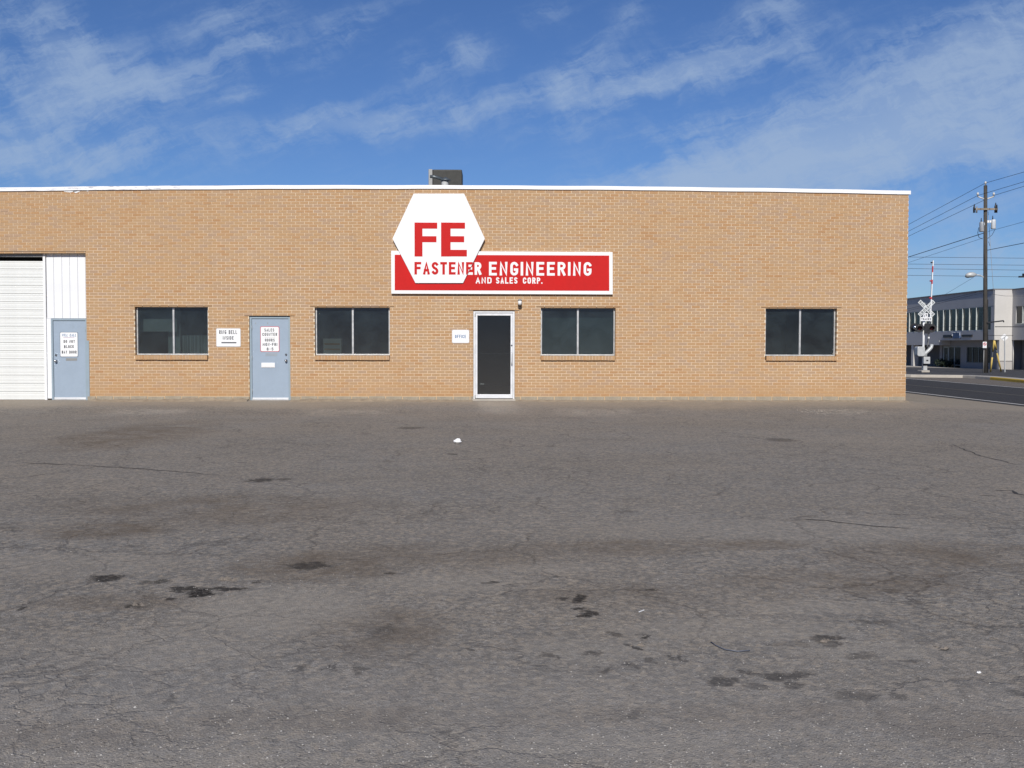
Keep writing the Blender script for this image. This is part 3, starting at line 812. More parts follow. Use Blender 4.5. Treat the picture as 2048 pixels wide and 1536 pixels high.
# mortar body of the wall, with the openings left out
def grid_wall(xs, zs, solid, y0, y1, mb, bend=True):
    cz = (lambda x, z: camber(x, z)) if bend else (lambda x, z: z)
    for i in range(len(xs)-1):
        for j in range(len(zs)-1):
            xm, zm = (xs[i]+xs[i+1])/2, (zs[j]+zs[j+1])/2
            if not solid(xm, zm): continue
            a, b, c, d = xs[i], xs[i+1], zs[j], zs[j+1]
            pt = lambda x, y, z: (x, y, cz(x, z))
            mb.face([pt(a, y0, c), pt(b, y0, c), pt(b, y0, d), pt(a, y0, d)])
            mb.face([pt(b, y1, c), pt(a, y1, c), pt(a, y1, d), pt(b, y1, d)])
            def nb(ii, jj):
                if ii < 0 or jj < 0 or ii >= len(xs)-1 or jj >= len(zs)-1: return False
                return solid((xs[ii]+xs[ii+1])/2, (zs[jj]+zs[jj+1])/2)
            if not nb(i-1, j): mb.face([pt(a, y1, c), pt(a, y0, c), pt(a, y0, d), pt(a, y1, d)])
            if not nb(i+1, j): mb.face([pt(b, y0, c), pt(b, y1, c), pt(b, y1, d), pt(b, y0, d)])
            if not nb(i, j-1): mb.face([pt(a, y1, c), pt(b, y1, c), pt(b, y0, c), pt(a, y0, c)])
            if not nb(i, j+1): mb.face([pt(a, y0, d), pt(b, y0, d), pt(b, y1, d), pt(a, y1, d)])
M_ = .004
ins = lambda x, z: any(o_[0]-M_ < x < o_[1]+M_ and (o_[2]-M_ < z < o_[3]+M_) for o_ in OPEN)
gx = sorted(set([XL, X_END-.006]+lin(XL, X_END-.006, 1.0)+[o_[0]-M_ for o_ in OPEN]+[o_[1]+M_ for o_ in OPEN]))
gzs = sorted(set([-.05, BLOCKH-.004, COPZ+.09, 2.5, 3.2, 4.4]+[o_[2]-M_ if o_[2] > 0 else -.05 for o_ in OPEN]+[o_[3]+M_ for o_ in OPEN]))
mb = MB(); grid_wall(gx, gzs, lambda x, z: not ins(x, max(z, .01)), WY+.006, WY+.30, mb)
mb.box(X_END-.30, X_END-.006, WY+.301, WY+DEPTH, -.05, camber(X_END, COPZ+.09))
mb.box(XL, XL+.3, WY+.301, WY+DEPTH, -.05, camber(XL, COPZ+.09))
mb.box(XL+.301, X_END-.301, WY+DEPTH-.3, WY+DEPTH, -.05, COPZ-.1)
mb.build('wall', M_MORTAR, B)

# concrete block course at the foot
bx = XL; rrb = random.Random(11)
while bx < X_END+.012:
    b1 = min(bx+.3975, X_END+.012)
    segs = [(bx, b1)]
    for o_ in (SALES, OFFICE, GAR):
        new = []
        for p0, p1 in segs:
            if p1 <= o_[0] or p0 >= o_[1]: new.append((p0, p1)); continue
            if p0 < o_[0]: new.append((p0, o_[0]))
            if p1 > o_[1]: new.append((o_[1], p1))
        segs = new
    for p0, p1 in segs:
        if p1-p0 > .04:
            yy = WY-.012+rrb.uniform(-.004, .004); tt = BLOCKH-.012+rrb.uniform(-.008, .003)
            MB().box(p0+.005, p1-.005, yy, WY+.09, -.12, tt).build('concrete_block', M_BLOCK, B, bevel=.006)
    bx += .4075

# dirt washed up against the foot of the wall
rd = random.Random(31); mb = MB(); n = 420; prof = []
def dn(x): return .5+.22*math.sin(x*1.7+.4)+.18*math.sin(x*4.3+1)+.12*math.sin(x*11.1)+.08*math.sin(x*27)
for i in range(n+1):
    x = GAR[1]+.1+(X_END-GAR[1]-.1)*i/n
    left = smooth((3.0-x)/9.0)
    h = max(.004, (.018+.055*left)*dn(x)+rd.uniform(-.004, .006)); w = .10+.22*dn(x+9)
    prof.append((x, h, w))
for (xa, ha, wa), (xb, hb_, wb) in zip(prof[:-1], prof[1:]):
    if any(o_[0]-.02 < (xa+xb)/2 < o_[1]+.02 for o_ in (SALES, OFFICE)): continue
    pr = lambda x, h, w: [(x, WY-.004, h), (x, WY-.035, h*.86), (x, WY-w*.5, max(h*.38, gz(x, WY-w*.5)+.004)), (x, WY-w-.05, gz(x, WY-w-.05)-.004)]
    A_, B_ = pr(xa, ha, wa), pr(xb, hb_, wb)
    for k in range(3): mb.face([A_[k+1], B_[k+1], B_[k], A_[k]], 0, True)
tag(mb.build('dirt', simple('washed_dirt', (.30, .245, .175), .98, 0, .22, 7, ((.18, .15, .115), .6), .6, 70), origin=(0, WY, 0)), kind='stuff')

# window sills of bricks on edge
for s_ in SILL:
    x0, x1, z0, z1 = s_
    sl_ = MB().box(x0+.004, x1-.004, WY-.036, WY+.13, z0+.006, z1-.006).build('window_sill', M_MORTAR, B)
    n = 23; w = (x1-x0)/n
    me = brick_mesh('sill_brick', w-.008, z1-z0-.004, .17, M_BRICK)
    for i in range(n):
        o_ = link('brick', me, sl_, (x0+(i+.5)*w, WY-.050+rr.uniform(-.004, .003), z0+rr.uniform(-.003, .002)))
        o_.rotation_euler.x = R(-2)
# steel lintels
for o_ in WIN+[SALES, OFFICE]:
    mb = MB(); mb.box(o_[0]-.11, o_[1]+.11, WY-.004, WY+.10, o_[3], o_[3]+.009)
    mb.box(o_[0]-.10, o_[1]+.10, WY+.085, WY+.0995, o_[3]+.0095, o_[3]+.06)
    mb.build('lintel', M_STEEL, B)
mb = MB(); mb.box(GAR[0]-.1, GAR[1]+.01, WY-.003, WY+.11, GAR[3], GAR[3]+.010).build('lintel', M_STEEL, B)

# windows: sliding aluminium, two panes
FY = WY+.105
for i, (x0, x1, z0, z1) in enumerate(WIN):
    t = .030; xm = (x0+x1)/2+(.02 if i in (0,) else 0)
    mb = MB()
    mb.box(x0+.006, x0+.006+t, FY, FY+.06, z0+t, z1-t); mb.box(x1-.006-t, x1-.006, FY, FY+.06, z0+t, z1-t)
    mb.box(x0+.006, x1-.006, FY-.004, FY+.06, z0, z0+t); mb.box(x0+.006, x1-.006, FY, FY+.06, z1-t, z1-.002)
    mb.box(xm-.022, xm+.022, FY-.010, FY+.05, z0+t, z1-t)
    wn = mb.build('window', M_ALU, B, bevel=.003)
    for k, (a, b) in enumerate(((x0+.006+t, xm-.022), (xm+.022, x1-.006-t))):
        yy = FY+.018+.014*k; dt = .0
        MB().face([(a, yy, z0+t), (b, yy+dt, z0+t), (b, yy+dt, z1-t), (a, yy, z1-t)]).build('pane', M_GLASS, wn)

# rooms behind the glass
RX0, RX1, RY1, RH = GAR[1]+.35, X_END-.4, WY+9.0, 3.0
MB().box(RX0, RX1, WY+.302, RY1, -.06, .003).build('interior_floor', M_FLOOR, B)
mb = MB(); mb.box(RX0, RX1, RY1, RY1+.1, 0.003, RH); mb.box(RX0-.1, RX0, WY+.302, RY1+.1, 0.003, RH); mb.box(RX1, RX1+.1, WY+.302, RY1+.1, .003, RH)
for xw in (W(600, 700)[0]-.05, W(870, 700)[0], W(1056, 700)[0]):
    mb.box(xw, xw+.1, WY+.302, RY1-.002, .003, RH-.002)
mb.build('interior_wall', M_INT, B)
MB().box(RX0, RX1, WY+.302, RY1, RH, RH+.1).build('interior_ceiling', M_INT, B)
x0, x1, z0, z1 = WIN[2]
mb = MB(); mb.box(x0-.05, x1+.05, WY+.34, WY+.345, z0-.1, z1+.1)
bl = mb.build('roller_blind', M_BLIND, B)
# dim folds of a drawn curtain in the leftmost window
x0, x1, z0, z1 = WIN[0]
mb = MB(); n = 70
xc0 = x0+.95
pts = [(xc0+(x1+.1-xc0)*i/n, WY+.55+.035*math.sin(i*.9)+.012*math.sin(i*2.3)) for i in range(n+1)]
for (a, b), (c_, d_) in zip(pts[:-1], pts[1:]):
    mb.face([(a, b, z0-.2), (c_, d_, z0-.2), (c_, d_, z0+.48), (a, b, z0+.48)], 0, True)
mb.build('curtain', M_CURTAIN, B)
MB().box(xc0-.35, xc0-.05, WY+.60, WY+.62, z0-.2, z1+.1).build('curtain', M_CURTAIN, B)

x0, x1, z0, z1 = WIN[0]
MB().box(x0-.05, x0+.87, WY+.42, WY+.425, (z0+z1)/2-.02, z1+.1).build('roller_blind', M_CURTAIN, B)

# box on the ledge inside the second window
x0, x1, z0, z1 = WIN[1]
MB().box(x0+.02, x1-.02, WY+.302, WY+.62, z0-.05, z0-.005).build('window_ledge', M_INT, B)
a = W(637, 706); b = W(677, 677)
bxo = empty('cardboard_box', (a[0]+.3, WY+.45, z0-.005), 'pale box with tan bands standing inside the window right of the sales door', 'box')
MB().box(a[0]+.06, b[0]+.02, WY+.34, WY+.58, z0-.005, b[1]).build('carton', M_CARD, bxo)
for zf in (.30, .62): MB().box(a[0]+.09, b[0]-.02, WY+.336, WY+.3395, z0+(b[1]-z0)*zf, z0+(b[1]-z0)*(zf+.10)).build('band', M_ORANGE, bxo)

# roof edge, roof
mb = MB(); cx = lin(XL-.02, X_END+.035, .6)
ct = .088
for a, b in zip(cx[:-1], cx[1:]):
    for (ya, yb, za, zb_) in ((WY-.028, WY+.34, 0, 1),):
        za0, zb0 = camber(a, COPZ), camber(b, COPZ)
        j0 = .003*math.sin(a*3.1)+.002*math.sin(a*9); j1 = .003*math.sin(b*3.1)+.002*math.sin(b*9)
        p = [(a, ya, za0+j0), (b, ya, zb0+j1), (b, ya+.004, zb0+ct+j1), (a, ya+.004, za0+ct+j0), (a, yb, za0+j0), (b, yb, zb0+j1), (b, yb, zb0+ct+.015), (a, yb, za0+ct+.015)]
        n = len(mb.v); mb.v += p
        for q4 in ((0, 1, 2, 3), (3, 2, 6, 7), (5, 4, 7, 6), (4, 5, 1, 0)): mb.f.append(tuple(n+i for i in q4)); mb.mi.append(0); mb.sm.append(False)
e_ = X_END+.035; z_ = camber(e_, COPZ)
mb.box(X_END-.3, e_+.0005, WY-.0275, WY+DEPTH, z_, z_+ct)
def coping_mat():
    m, g, p = principled('coping_white')
    geo = g.n.new('ShaderNodeNewGeometry'); P = geo.outputs['Position']
    x, y, z = g.sep(P)
    s = g.noise(g.comb(g.math('MULTIPLY', x, 1.5), y, g.math('MULTIPLY', z, 14)), 2.0, 8, .7)[0]
    wear = g.rng(x, -6.2, -7.6)
    chip = g.math('MULTIPLY', g.rng(s, .53, .60), g.math('ADD', g.math('MULTIPLY', wear, .85), .10))
    c = g.mix(chip, (.84, .84, .84), (.42, .41, .44))
    g.put(p.inputs['Base Color'], c); p.inputs['Roughness'].default_value = .5
    return m
mb.build('coping', coping_mat(), B)
# flaking white paint under the coping at the left
mb = MB()
for px, w, h in ((140, 15, 3.2), (152, 8, 5), (174, 4, 2.5)):
    a = W(px-w, 384.5); b = W(px+w, 384.5-1); zt = camber(a[0], COPZ)-.002; hh = h/82.8
    mb.face([(a[0], WY-.0035, zt), (a[0]+.06, WY-.0035, zt-hh*.7), ((a[0]+b[0])/2, WY-.0035, zt-hh), (b[0], WY-.0035, zt-hh*.3), (b[0], WY-.0035, zt)])
mb.build('paint_flake', M_WHITE, B)
mb = MB(); mb.box(XL+.3, X_END-.3, WY+.35, WY+DEPTH-.3, TOPZ-.55, TOPZ-.40); mb.build('roof', M_SIDEW, B)

# ------------------------------------------------------------------ garage bay
GY = WY+.125
gx1 = W(83, 650)[0]; gz_top = W(60, 521)[1]
garage = MB().box(GAR[0], gx1, GY+.055, GY+.09, .0, gz_top).build('garage_door', M_DARK, B)
n = 17; hh = gz_top/n
for i in range(n):
    z0 = i*hh; z1 = z0+hh
    mb = MB()
    prof = [(.003, .003), (.008, .02), (.004, hh*.30), (.007, hh*.36), (.007, hh*.64), (.004, hh*.70), (.008, hh-.02), (.003, hh-.003)]
    for (d0, a), (d1, b) in zip(prof[:-1], prof[1:]):
        mb.face([(GAR[0], GY+.03-d0, z0+a), (gx1, GY+.03-d0, z0+a), (gx1, GY+.03-d1, z0+b), (GAR[0], GY+.03-d1, z0+b)])
    mb.face([(GAR[0], GY+.03, z1-.004), (gx1, GY+.03, z1-.004), (gx1, GY+.056, z1-.004), (GAR[0], GY+.056, z1-.004)])
    mb.build('door_panel', M_GARAGE, garage)
MB().box(GAR[0], gx1, GY-.02, GY+.02, W(40, 513)[1], GAR[3]-.004).build('header_strip', M_GREY, B)
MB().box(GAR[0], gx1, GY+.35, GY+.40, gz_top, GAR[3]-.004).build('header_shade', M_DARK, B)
px0, px1 = W(83.5, 650)[0], W(88.5, 650)[0]
mb = MB().box(px0, px1, GY-.02, GY+.05, -.02, GAR[3]-.01); mb.build('door_post', M_WHITE, B, bevel=.004)
SY = GY+.005
sx1 = GAR[1]-.002
dfx0, dfx1 = W(99.5, 720)[0], W(172.5, 720)[0]; dftop = W(138, 637)[1]
panel = MB().box(px1+.004, sx1, SY+.014, SY+.05, dftop+.004, GAR[3]-.006).build('siding', M_GREY, B)
seams = [W(x_, 570)[0] for x_ in (88.5, 103, 119.5, 135.2, 151.3, 166.8, 172.5)]; seams[-1] = sx1
for a, b in zip(seams[:-1], seams[1:]):
    MB().box(max(a, px1)+.003, b-.0015, SY-.001, SY+.0135, dftop+.006, GAR[3]-.008).build('board', M_SIDING, panel, bevel=.004)
MB().box(px1+.005, dfx0-.003, SY-.002, SY+.05, .03, dftop+.003).build('board', M_SIDING, panel, bevel=.004)

def knobset(x, y, z, door, side):
    """lever knob with deadbolt above"""
    mb = MB(); mb.tube([(x, y, z), (x, y-.012, z)], .034, 14); mb.tube([(x, y-.012, z), (x, y-.045, z)], .014, 10)
    mb.sphere((x, y-.062, z), .030, 12, 8); mb.build('doorknob', M_CHROME, door)
    mb = MB(); mb.tube([(x, y, z+.14), (x, y-.018, z+.14)], [.030, .024], 14); mb.tube([(x, y-.018, z+.14), (x, y-.026, z+.14)], .013, 10)
    mb.build('deadbolt', M_CHROME, door)
def steel_door(name, fx0, fx1, ztop, y, knob_px, hinge_side, label):
    """leaf + frame + furniture; frame face at y"""
    t = .045
    lx0, lx1, lz1 = fx0+t, fx1-t, ztop-t
    d = MB().box(lx0+.004, lx1-.004, y+.022, y+.065, .045, lz1-.004).build('door', M_BLUE, B, bevel=.003)
    d['label'] = label
    mb = MB(); mb.box(fx0, lx0, y, y+.09, -.02, ztop); mb.box(lx1, fx1, y, y+.09, -.02, ztop); mb.box(lx0, lx1, y, y+.09, lz1, ztop)
    mb.box(lx0, lx0+.012, y+.066, y+.09, -.02, lz1); mb.box(lx1-.012, lx1, y+.066, y+.09, -.02, lz1)
    mb.build('door_frame', M_FRAMEBLUE, d, bevel=.002)
    MB().box(lx0+.006, lx1-.006, y+.012, y+.021, .018, .062).build('kick_strip', M_ALUW, d)
    MB().box(lx0, lx1, y-.01, y+.08, -.02, .014).build('threshold', M_ALU, d)
    kx, kz = knob_px; knobset(kx, y+.022, kz, d, 1)
    hx = lx0 if hinge_side < 0 else lx1
    for hz_ in (.22, lz1*.52, lz1-.22):
        MB().tube([(hx, y+.010, hz_-.055), (hx, y+.010, hz_+.055)], .009, 8).build('hinge', M_GREY, d)
    return d, (lx0, lx1, lz1)
DY = SY-.04
wd, wl = steel_door('door', dfx0, dfx1, dftop, DY, (W(108.5, 722)[0], W(108, 722)[1]), 1, 'blue grey steel door in the white panelled bay')
MB().box(W(128, 718)[0], W(150.5, 718)[0], DY+.018, DY+.0215, W(140, 721.5)[1], W(140, 716.5)[1]).build('slot_plate', M_GREY, wd)
# corner guard on the brick beside that door
mb = MB(); gzt = W(176, 681)[1]
mb.box(W(171.5, 740)[0], W(179, 740)[0], WY-.010, WY-.005, -.03, gzt); mb.box(W(171.5, 740)[0], W(171.5, 740)[0]+.006, WY-.004, WY+.14, -.03, gzt)
mb.build('corner_guard', M_FRAMEBLUE, B)

sd, slv = steel_door('door', SALES[0]+.004, SALES[1]-.004, SALES[3]-.015, WY+.03, (W(571.5, 720)[0], W(571.5, 721)[1]), -1, 'blue grey steel door with a white mail slot')
yl = WY+.052
mb = MB(); ms0, ms1 = W(522, 735), W(549, 725.5)
mb.box(ms0[0], ms1[0], yl-.016, yl-.0005, ms0[1], ms1[1]); mb.box(ms0[0]+.02, ms1[0]-.02, yl-.020, yl-.0165, ms0[1]+.03, ms0[1]+.075)
mb.build('mail_slot', M_WHITE, sd, bevel=.006)
MB().box(W(530, 710)[0], W(553.5, 710)[0], yl-.003, yl-.0004, W(541, 712)[1], W(541, 706.5)[1]).build('slot_plate', simple('dull_plate', (.31, .35, .39), .5, .1, .1, 10), sd)
for px_, py_ in ((510.5, 646), (534.5, 646)):
    a = W(px_, py_); MB().box(a[0]-.008, a[0]+.008, yl-.004, yl-.0004, a[1]-.02, a[1]+.015).build('screw_mark', M_GREY, sd)

# glazed office door
ox0, ox1, oz1 = OFFICE[0]+.004, OFFICE[1]-.004, OFFICE[3]-.014
oy = WY+.035; t = .04
gd = MB(); sx0, sx1_, st = ox0+t+.004, ox1-t-.004, .052
gd.box(sx0, sx0+st, oy+.01, oy+.055, .05, oz1-t-.006); gd.box(sx1_-st, sx1_, oy+.01, oy+.055, .05, oz1-t-.006)
gd.box(sx0+st, sx1_-st, oy+.01, oy+.055, .05, W(985, 789)[1]); gd.box(sx0+st, sx1_-st, oy+.01, oy+.055, W(985, 631)[1], oz1-t-.006)
gdo = gd.build('glass_door', M_ALUW, B, bevel=.004)
mb = MB(); mb.box(ox0, ox0+t, oy-.01, oy+.09, -.02, oz1); mb.box(ox1-t, ox1, oy-.01, oy+.09, -.02, oz1); mb.box(ox0+t, ox1-t, oy-.01, oy+.09, oz1-t, oz1)
mb.build('door_frame', M_ALUW, gdo, bevel=.003)
MB().face([(sx0+st, oy+.032, W(985, 789)[1]), (sx1_-st, oy+.032, W(985, 789)[1]), (sx1_-st, oy+.032, W(985, 631)[1]), (sx0+st, oy+.032, W(985, 631)[1])]).build('pane', M_DOORGLASS, gdo)
MB().box(ox0-.02, ox1+.02, WY-.06, oy+.09, -.04, .035).build('threshold', M_CONC, gdo)
hx = sx1_-st*.5; ha, hb = W(1022, 728)[1], W(1022, 704)[1]
mb = MB(); mb.tube([(hx, oy+.01, ha+.02), (hx, oy-.05, ha), (hx, oy-.055, ha+.05), (hx, oy-.055, hb-.05), (hx, oy-.05, hb), (hx, oy+.01, hb-.02)], .013, 10)
mb.build('pull_handle', M_ALUW, gdo)
MB().bar((sx0+st, oy+.085, W(985, 707)[1]), (sx1_-st, oy+.085, W(985, 707)[1]), .022, .02).build('push_bar', M_DARK, gdo)
for zz in (.09, oz1-.10): MB().box(ox0+t-.012, ox0+t+.012, oy-.018, oy-.0105, zz-.035, zz+.035).build('hinge', M_GREY, gdo)
mb = MB(); mb.tube([(hx, oy+.0095, hb+.16), (hx, oy-.004, hb+.16)], .019, 12); mb.build('lock_cylinder', M_CHROME, gdo)
a = W(962, 768); MB().box(a[0]-.02, a[0]+.07, oy+.033, oy+.034, a[1]-.012, a[1]+.012).build('sticker', M_SIGNW, gdo)

# ------------------------------------------------------------------ main sign
SGN = empty('shop_sign', (W(1004, 589)[0], WY, W(1004, 589)[1]), 'big red and white hexagon sign reading FE FASTENER ENGINEERING on the brick wall', 'sign')
HY0 = WY-.115; BY0 = WY-.075
def P2(lst): return [W(*p_) for p_ in lst]
outer = P2([(783.2, 587.6), (1224.8, 589.2), (1224.5, 504.8), (782.8, 502.2)])
MB().prism(outer, BY0, WY-.012).build('border_board', M_SIGNW, SGN, bevel=.003)
innr = P2([(790, 580.8), (1217.8, 582), (1217.6, 511.6), (790, 510)])
MB().prism(innr, BY0-.004, BY0-.0005).build('red_panel', M_RED, SGN)
hexp = P2([(831.5, 566.6), (926.3, 566.6), (969.8, 478.2), (928.5, 388.6), (827.9, 388.6), (785.8, 478.2)])
MB().prism(hexp, HY0, BY0-.0045).build('hexagon_board', M_SIGNW, SGN, bevel=.003)
fh = lambda x, z, l: (x, HY0-.002-l, z); fb = lambda x, z, l: (x, BY0-.0065-l, z)
fh2 = lambda x, z, l: (x, HY0-.0035-l, z)
def blk(name, rects):
    mb = MB()
    for k, (x0, y0, x1, y1) in enumerate(rects):
        a = W(x0, y1); b = W(x1, y0)
        mb.box(a[0], b[0], HY0-.004-.0003*k, HY0-.0006, a[1], b[1])
    return mb.build(name, M_RED, SGN)
blk('letter', [(829.8, 446.2, 845.5, 513.8), (845, 446.4, 875, 458.3), (845, 473.4, 873.4, 485.3)])
blk('letter', [(882.6, 446.2, 901.5, 513.8), (901, 446.4, 930.3, 458.3), (901, 473.4, 928.6, 485.3), (901, 500.6, 934, 513.6)])
z0, z1 = W(895, 549.9)[1], W(895, 524.8)[1]
edge_a, edge_b = Vector(W(969.8, 478.2)), Vector(W(926.3, 566.6))
for c, a, b in layout('FASTENER', W(829.6, 540)[0], W(962.8, 540)[0], .27):
    mb = MB(); glyph(mb, c, a, b, z0, z1, .060, lambda x, z, l: (x, -l, z))
    n2 = Vector((-(edge_b-edge_a).y, (edge_b-edge_a).x)).normalized()     # points to one side of the hexagon's edge
    if n2.x < 0: n2 = -n2
    for outside in (False, True):
        bm = bmesh.new(); vs = [bm.verts.new(v_) for v_ in mb.v]
        for f_ in mb.f: bm.faces.new([vs[i] for i in f_])
        bmesh.ops.bisect_plane(bm, geom=bm.verts[:]+bm.edges[:]+bm.faces[:], plane_co=(edge_a.x, 0, edge_a.y), plane_no=(n2.x, 0, n2.y), clear_outer=not outside, clear_inner=outside)
        if len(bm.faces):
            o2 = MB(); base = (BY0-.0065) if outside else (HY0-.0015)
            for f_ in bm.faces: o2.face([(v_.co.x, base+v_.co.y, v_.co.z) for v_ in f_.verts])
            o2.build('letter', M_SIGNW if outside else M_RED, SGN)
        bm.free()
def letters(text, x0, x1, yb, yt, s, fn, m, gap=.30):
    for c, a, b in layout(text, W(x0, (yb+yt)/2)[0], W(x1, (yb+yt)/2)[0], gap):
        glyph(MB_ := MB(), c, a, b, W((x0+x1)/2, yb)[1], W((x0+x1)/2, yt)[1], s, fn)
        MB_.build('letter', m, SGN)
letters('ENGINEERING', 978, 1182.3, 551.6, 524.5, .060, fb, M_SIGNW, .36)
letters('AND', 951.6, 983.2, 567.4, 555, .030, fb, M_SIGNW, .33)
letters('SALES', 992, 1034.7, 567.6, 555, .030, fb, M_SIGNW, .36)
letters('CORP.', 1045.6, 1084, 567.8, 555.4, .030, fb, M_SIGNW, .36)

# ------------------------------------------------------------------ small signs
def rrect(x0, x1, z0, z1, r, n=4):
    out = []
    for cx, cz, a0 in ((x1-r, z0+r, -90), (x1-r, z1-r, 0), (x0+r, z1-r, 90), (x0+r, z0+r, 180)):
        out += [(cx+r*math.cos(R(a0+90*i/n)), cz+r*math.sin(R(a0+90*i/n))) for i in range(n+1)]
    return out
def plate(name, label, x0, y0, x1, y1, yw, edge, lines, th=.006, yref=None):
    """enamel plate: backing in the edge colour, white face, lettering"""
    a = at_y(x0, y1, yw); b = at_y(x1, y0, yw)
    root = empty(name, ((a.x+b.x)/2, yw, a.z), label, 'sign')
    MB().prism(rrect(a.x, b.x, a.z, b.z, .03), yw-th, yw-.0005).build('plate', edge, root)
    e = .012
    MB().prism(rrect(a.x+e, b.x-e, a.z+e, b.z-e, .025), yw-th-.0015, yw-th-.0003).build('face', M_SIGNW, root)
    for text, lx0, lx1, lyb, lyt, m_, s, slant in lines:
        xx0 = at_y(lx0, lyb, yw).x; xx1 = at_y(lx1, lyb, yw).x; zz0 = at_y((lx0+lx1)/2, lyb, yw).z; zz1 = at_y((lx0+lx1)/2, lyt, yw).z
        fn = lambda x, z, l: (x, yw-th-.0025-l, z)
        mb = MB()
        if text == '_': mb.face([fn(xx0, zz0, 0), fn(xx1, zz0, 0), fn(xx1, zz1, 0), fn(xx0, zz1, 0)])
        else: word(mb, text, xx0, xx1, zz0, zz1, s, fn, 0, slant, .42)
        mb.build('lettering', m_, root)
    return root
M_EDGEDK = simple('plate_edge', (.17, .20, .25), .5, 0, .1, 10)
M_EDGERED = simple('plate_edge_red', (.55, .06, .08), .5, 0, .1, 10)
M_EDGEGR = simple('plate_edge_grey', (.55, .52, .50), .5, 0, .1, 10)
plate('ring_bell_sign', 'white plate reading RING BELL INSIDE on brick left of the sales door', 432.5, 656.5, 481.5, 693.5, WY-.002, M_EDGEGR,
      [('RING BELL', 438.5, 474.5, 668, 660.3, M_BLACKP, .014, 0), ('INSIDE', 446, 467.5, 679.2, 672.4, M_BLACKP, .014, 0), ('_', 443, 473, 686.6, 684.2, M_BLACKP, 0, 0)])
plate('office_sign', 'small white plate reading OFFICE on brick left of the glass door', 903.7, 659.3, 938.8, 686.4, WY-.002, M_EDGEGR,
      [('OFFICE', 910, 932, 676.2, 669.6, M_BLUEP, .014, 0)])
plate('will_call_sign', 'white plate reading WILL CALL DO NOT BLOCK BAY DOOR on the leftmost door', 120.3, 664, 156, 714, DY+.0215, M_EDGEDK,
      [('WILL CALL', 123.5, 152.5, 673, 667.5, M_BLUEP, .011, .18), ('_', 127, 149, 675.8, 674.9, simple('pale_rule', (.42, .3, .4), .5, 0, .05, 9), 0, 0),
       ('DO NOT', 127.5, 150, 685.6, 680, M_BLACKP, .013, 0), ('BLOCK', 128.5, 148, 696, 690.3, M_BLACKP, .013, 0), ('BAY DOOR', 124, 153.5, 707, 701.2, M_BLACKP, .013, 0)])
plate('sales_counter_sign', 'red edged white plate reading SALES COUNTER HOURS on the middle door', 521, 653, 558.5, 703.5, yl-.0005, M_EDGERED,
      [('SALES', 529, 548.5, 663, 657, M_BLACKP, .013, 0), ('COUNTER', 525, 554.5, 671.8, 665.7, M_BLACKP, .013, 0), ('_', 529, 550, 675, 674.3, M_EDGEGR, 0, 0),
       ('HOURS', 530, 549.5, 683, 677.2, M_BLACKP, .013, 0), ('MON-FRI', 525.5, 554.5, 691.8, 685.8, M_BLACKP, .014, 0), ('8-5', 533.5, 547, 701, 695, M_BLACKP, .013, 0)])

# wall lamp by the office door
a = W(1039.5, 614); b = W(1039.5, 599)
lampo = empty('wall_lamp', (a[0], WY-.002, a[1]), 'small white cylinder lamp on brick above right of the glass door', 'lamp')
xl = a[0]; zz0 = a[1]; zz1 = b[1]; yl_ = WY-.075
MB().tube([(xl, WY-.001, zz1-.035), (xl, WY-.02, zz1-.035)], .05, 14).build('wall_plate', M_GREY, lampo)
MB().tube([(xl, WY-.018, zz1-.03), (xl, WY-.075, zz1-.02)], .016, 8).build('bracket', M_GREY, lampo)
mb = MB(); mb.tube([(xl, yl_, zz1), (xl, yl_, zz1-.02), (xl, yl_, zz1-.035)], [.030, .052, .052], 16); mb.build('cap', M_GREY, lampo)
mb = MB(); mb.tube([(xl, yl_, zz1-.036), (xl, yl_, zz0+.05)], [.046, .046], 16); mb.build('lamp_shade', M_WHITE, lampo)
mb = MB(); mb.tube([(xl, yl_, zz0+.049), (xl, yl_, zz0+.02), (xl, yl_, zz0)], [.050, .046, .024], 16); mb.build('socket', M_STEEL, lampo)

# edge-on sign on the street side of the building
a = at_y(1814.5, 682, WY+.3); b = at_y(1818.5, 648, WY+.3)
so_ = empty('projecting_sign', (X_END, WY+.35, a.z), 'white sign board seen edge-on sticking out from the right brick corner', 'sign')
MB().box(X_END+.012, X_END+.06, WY+.25, WY+1.15, a.z, b.z).build('board', M_SIGNW, so_)
MB().box(X_END-.001, X_END+.0118, WY+.4, WY+.44, a.z+.1, b.z-.1).build('bracket', M_GREY, so_)

# ------------------------------------------------------------------ on the roof
ry = 31.0
a = at_y(857, 372, ry); b = at_y(924, 338.5, ry)
HV = empty('rooftop_unit', ((a.x+b.x)/2, ry+.5, TOPZ-.40), 'dark louvred air unit on the roof behind the hexagon sign', 'air conditioner')
zb_ = TOPZ-.40; side = at_y(865, 360, ry).x
MB().box(a.x, side, ry, ry+1.0, zb_, b.z).build('side_panel', M_GREY, HV, bevel=.01)
body = MB().box(side+.003, b.x, ry+.03, ry+1.0, zb_, b.z-.002).build('casing', M_HVAC, HV, bevel=.03)
nl = 5; lh = (b.z-zb_-.06)/nl
for i in range(nl):
    z0 = zb_+.03+i*lh
    mb = MB(); mb.face([(side+.03, ry+.028, z0), (b.x-.05, ry+.028, z0), (b.x-.05, ry-.006, z0+lh-.012), (side+.03, ry-.006, z0+lh-.012)])
    mb.face([(side+.03, ry-.006, z0+lh-.012), (b.x-.05, ry-.006, z0+lh-.012), (b.x-.05, ry+.028, z0+lh-.008), (side+.03, ry+.028, z0+lh-.008)])
    mb.build('louvre', M_HVAC, HV)
vy = 27.0
c = at_y(890, 372, vy); t = at_y(890, 360, vy)
VP = empty('roof_vent', (c.x, vy, TOPZ-.40), 'pale metal roof vent with dark cap and side arm in front of the louvred unit', 'vent')
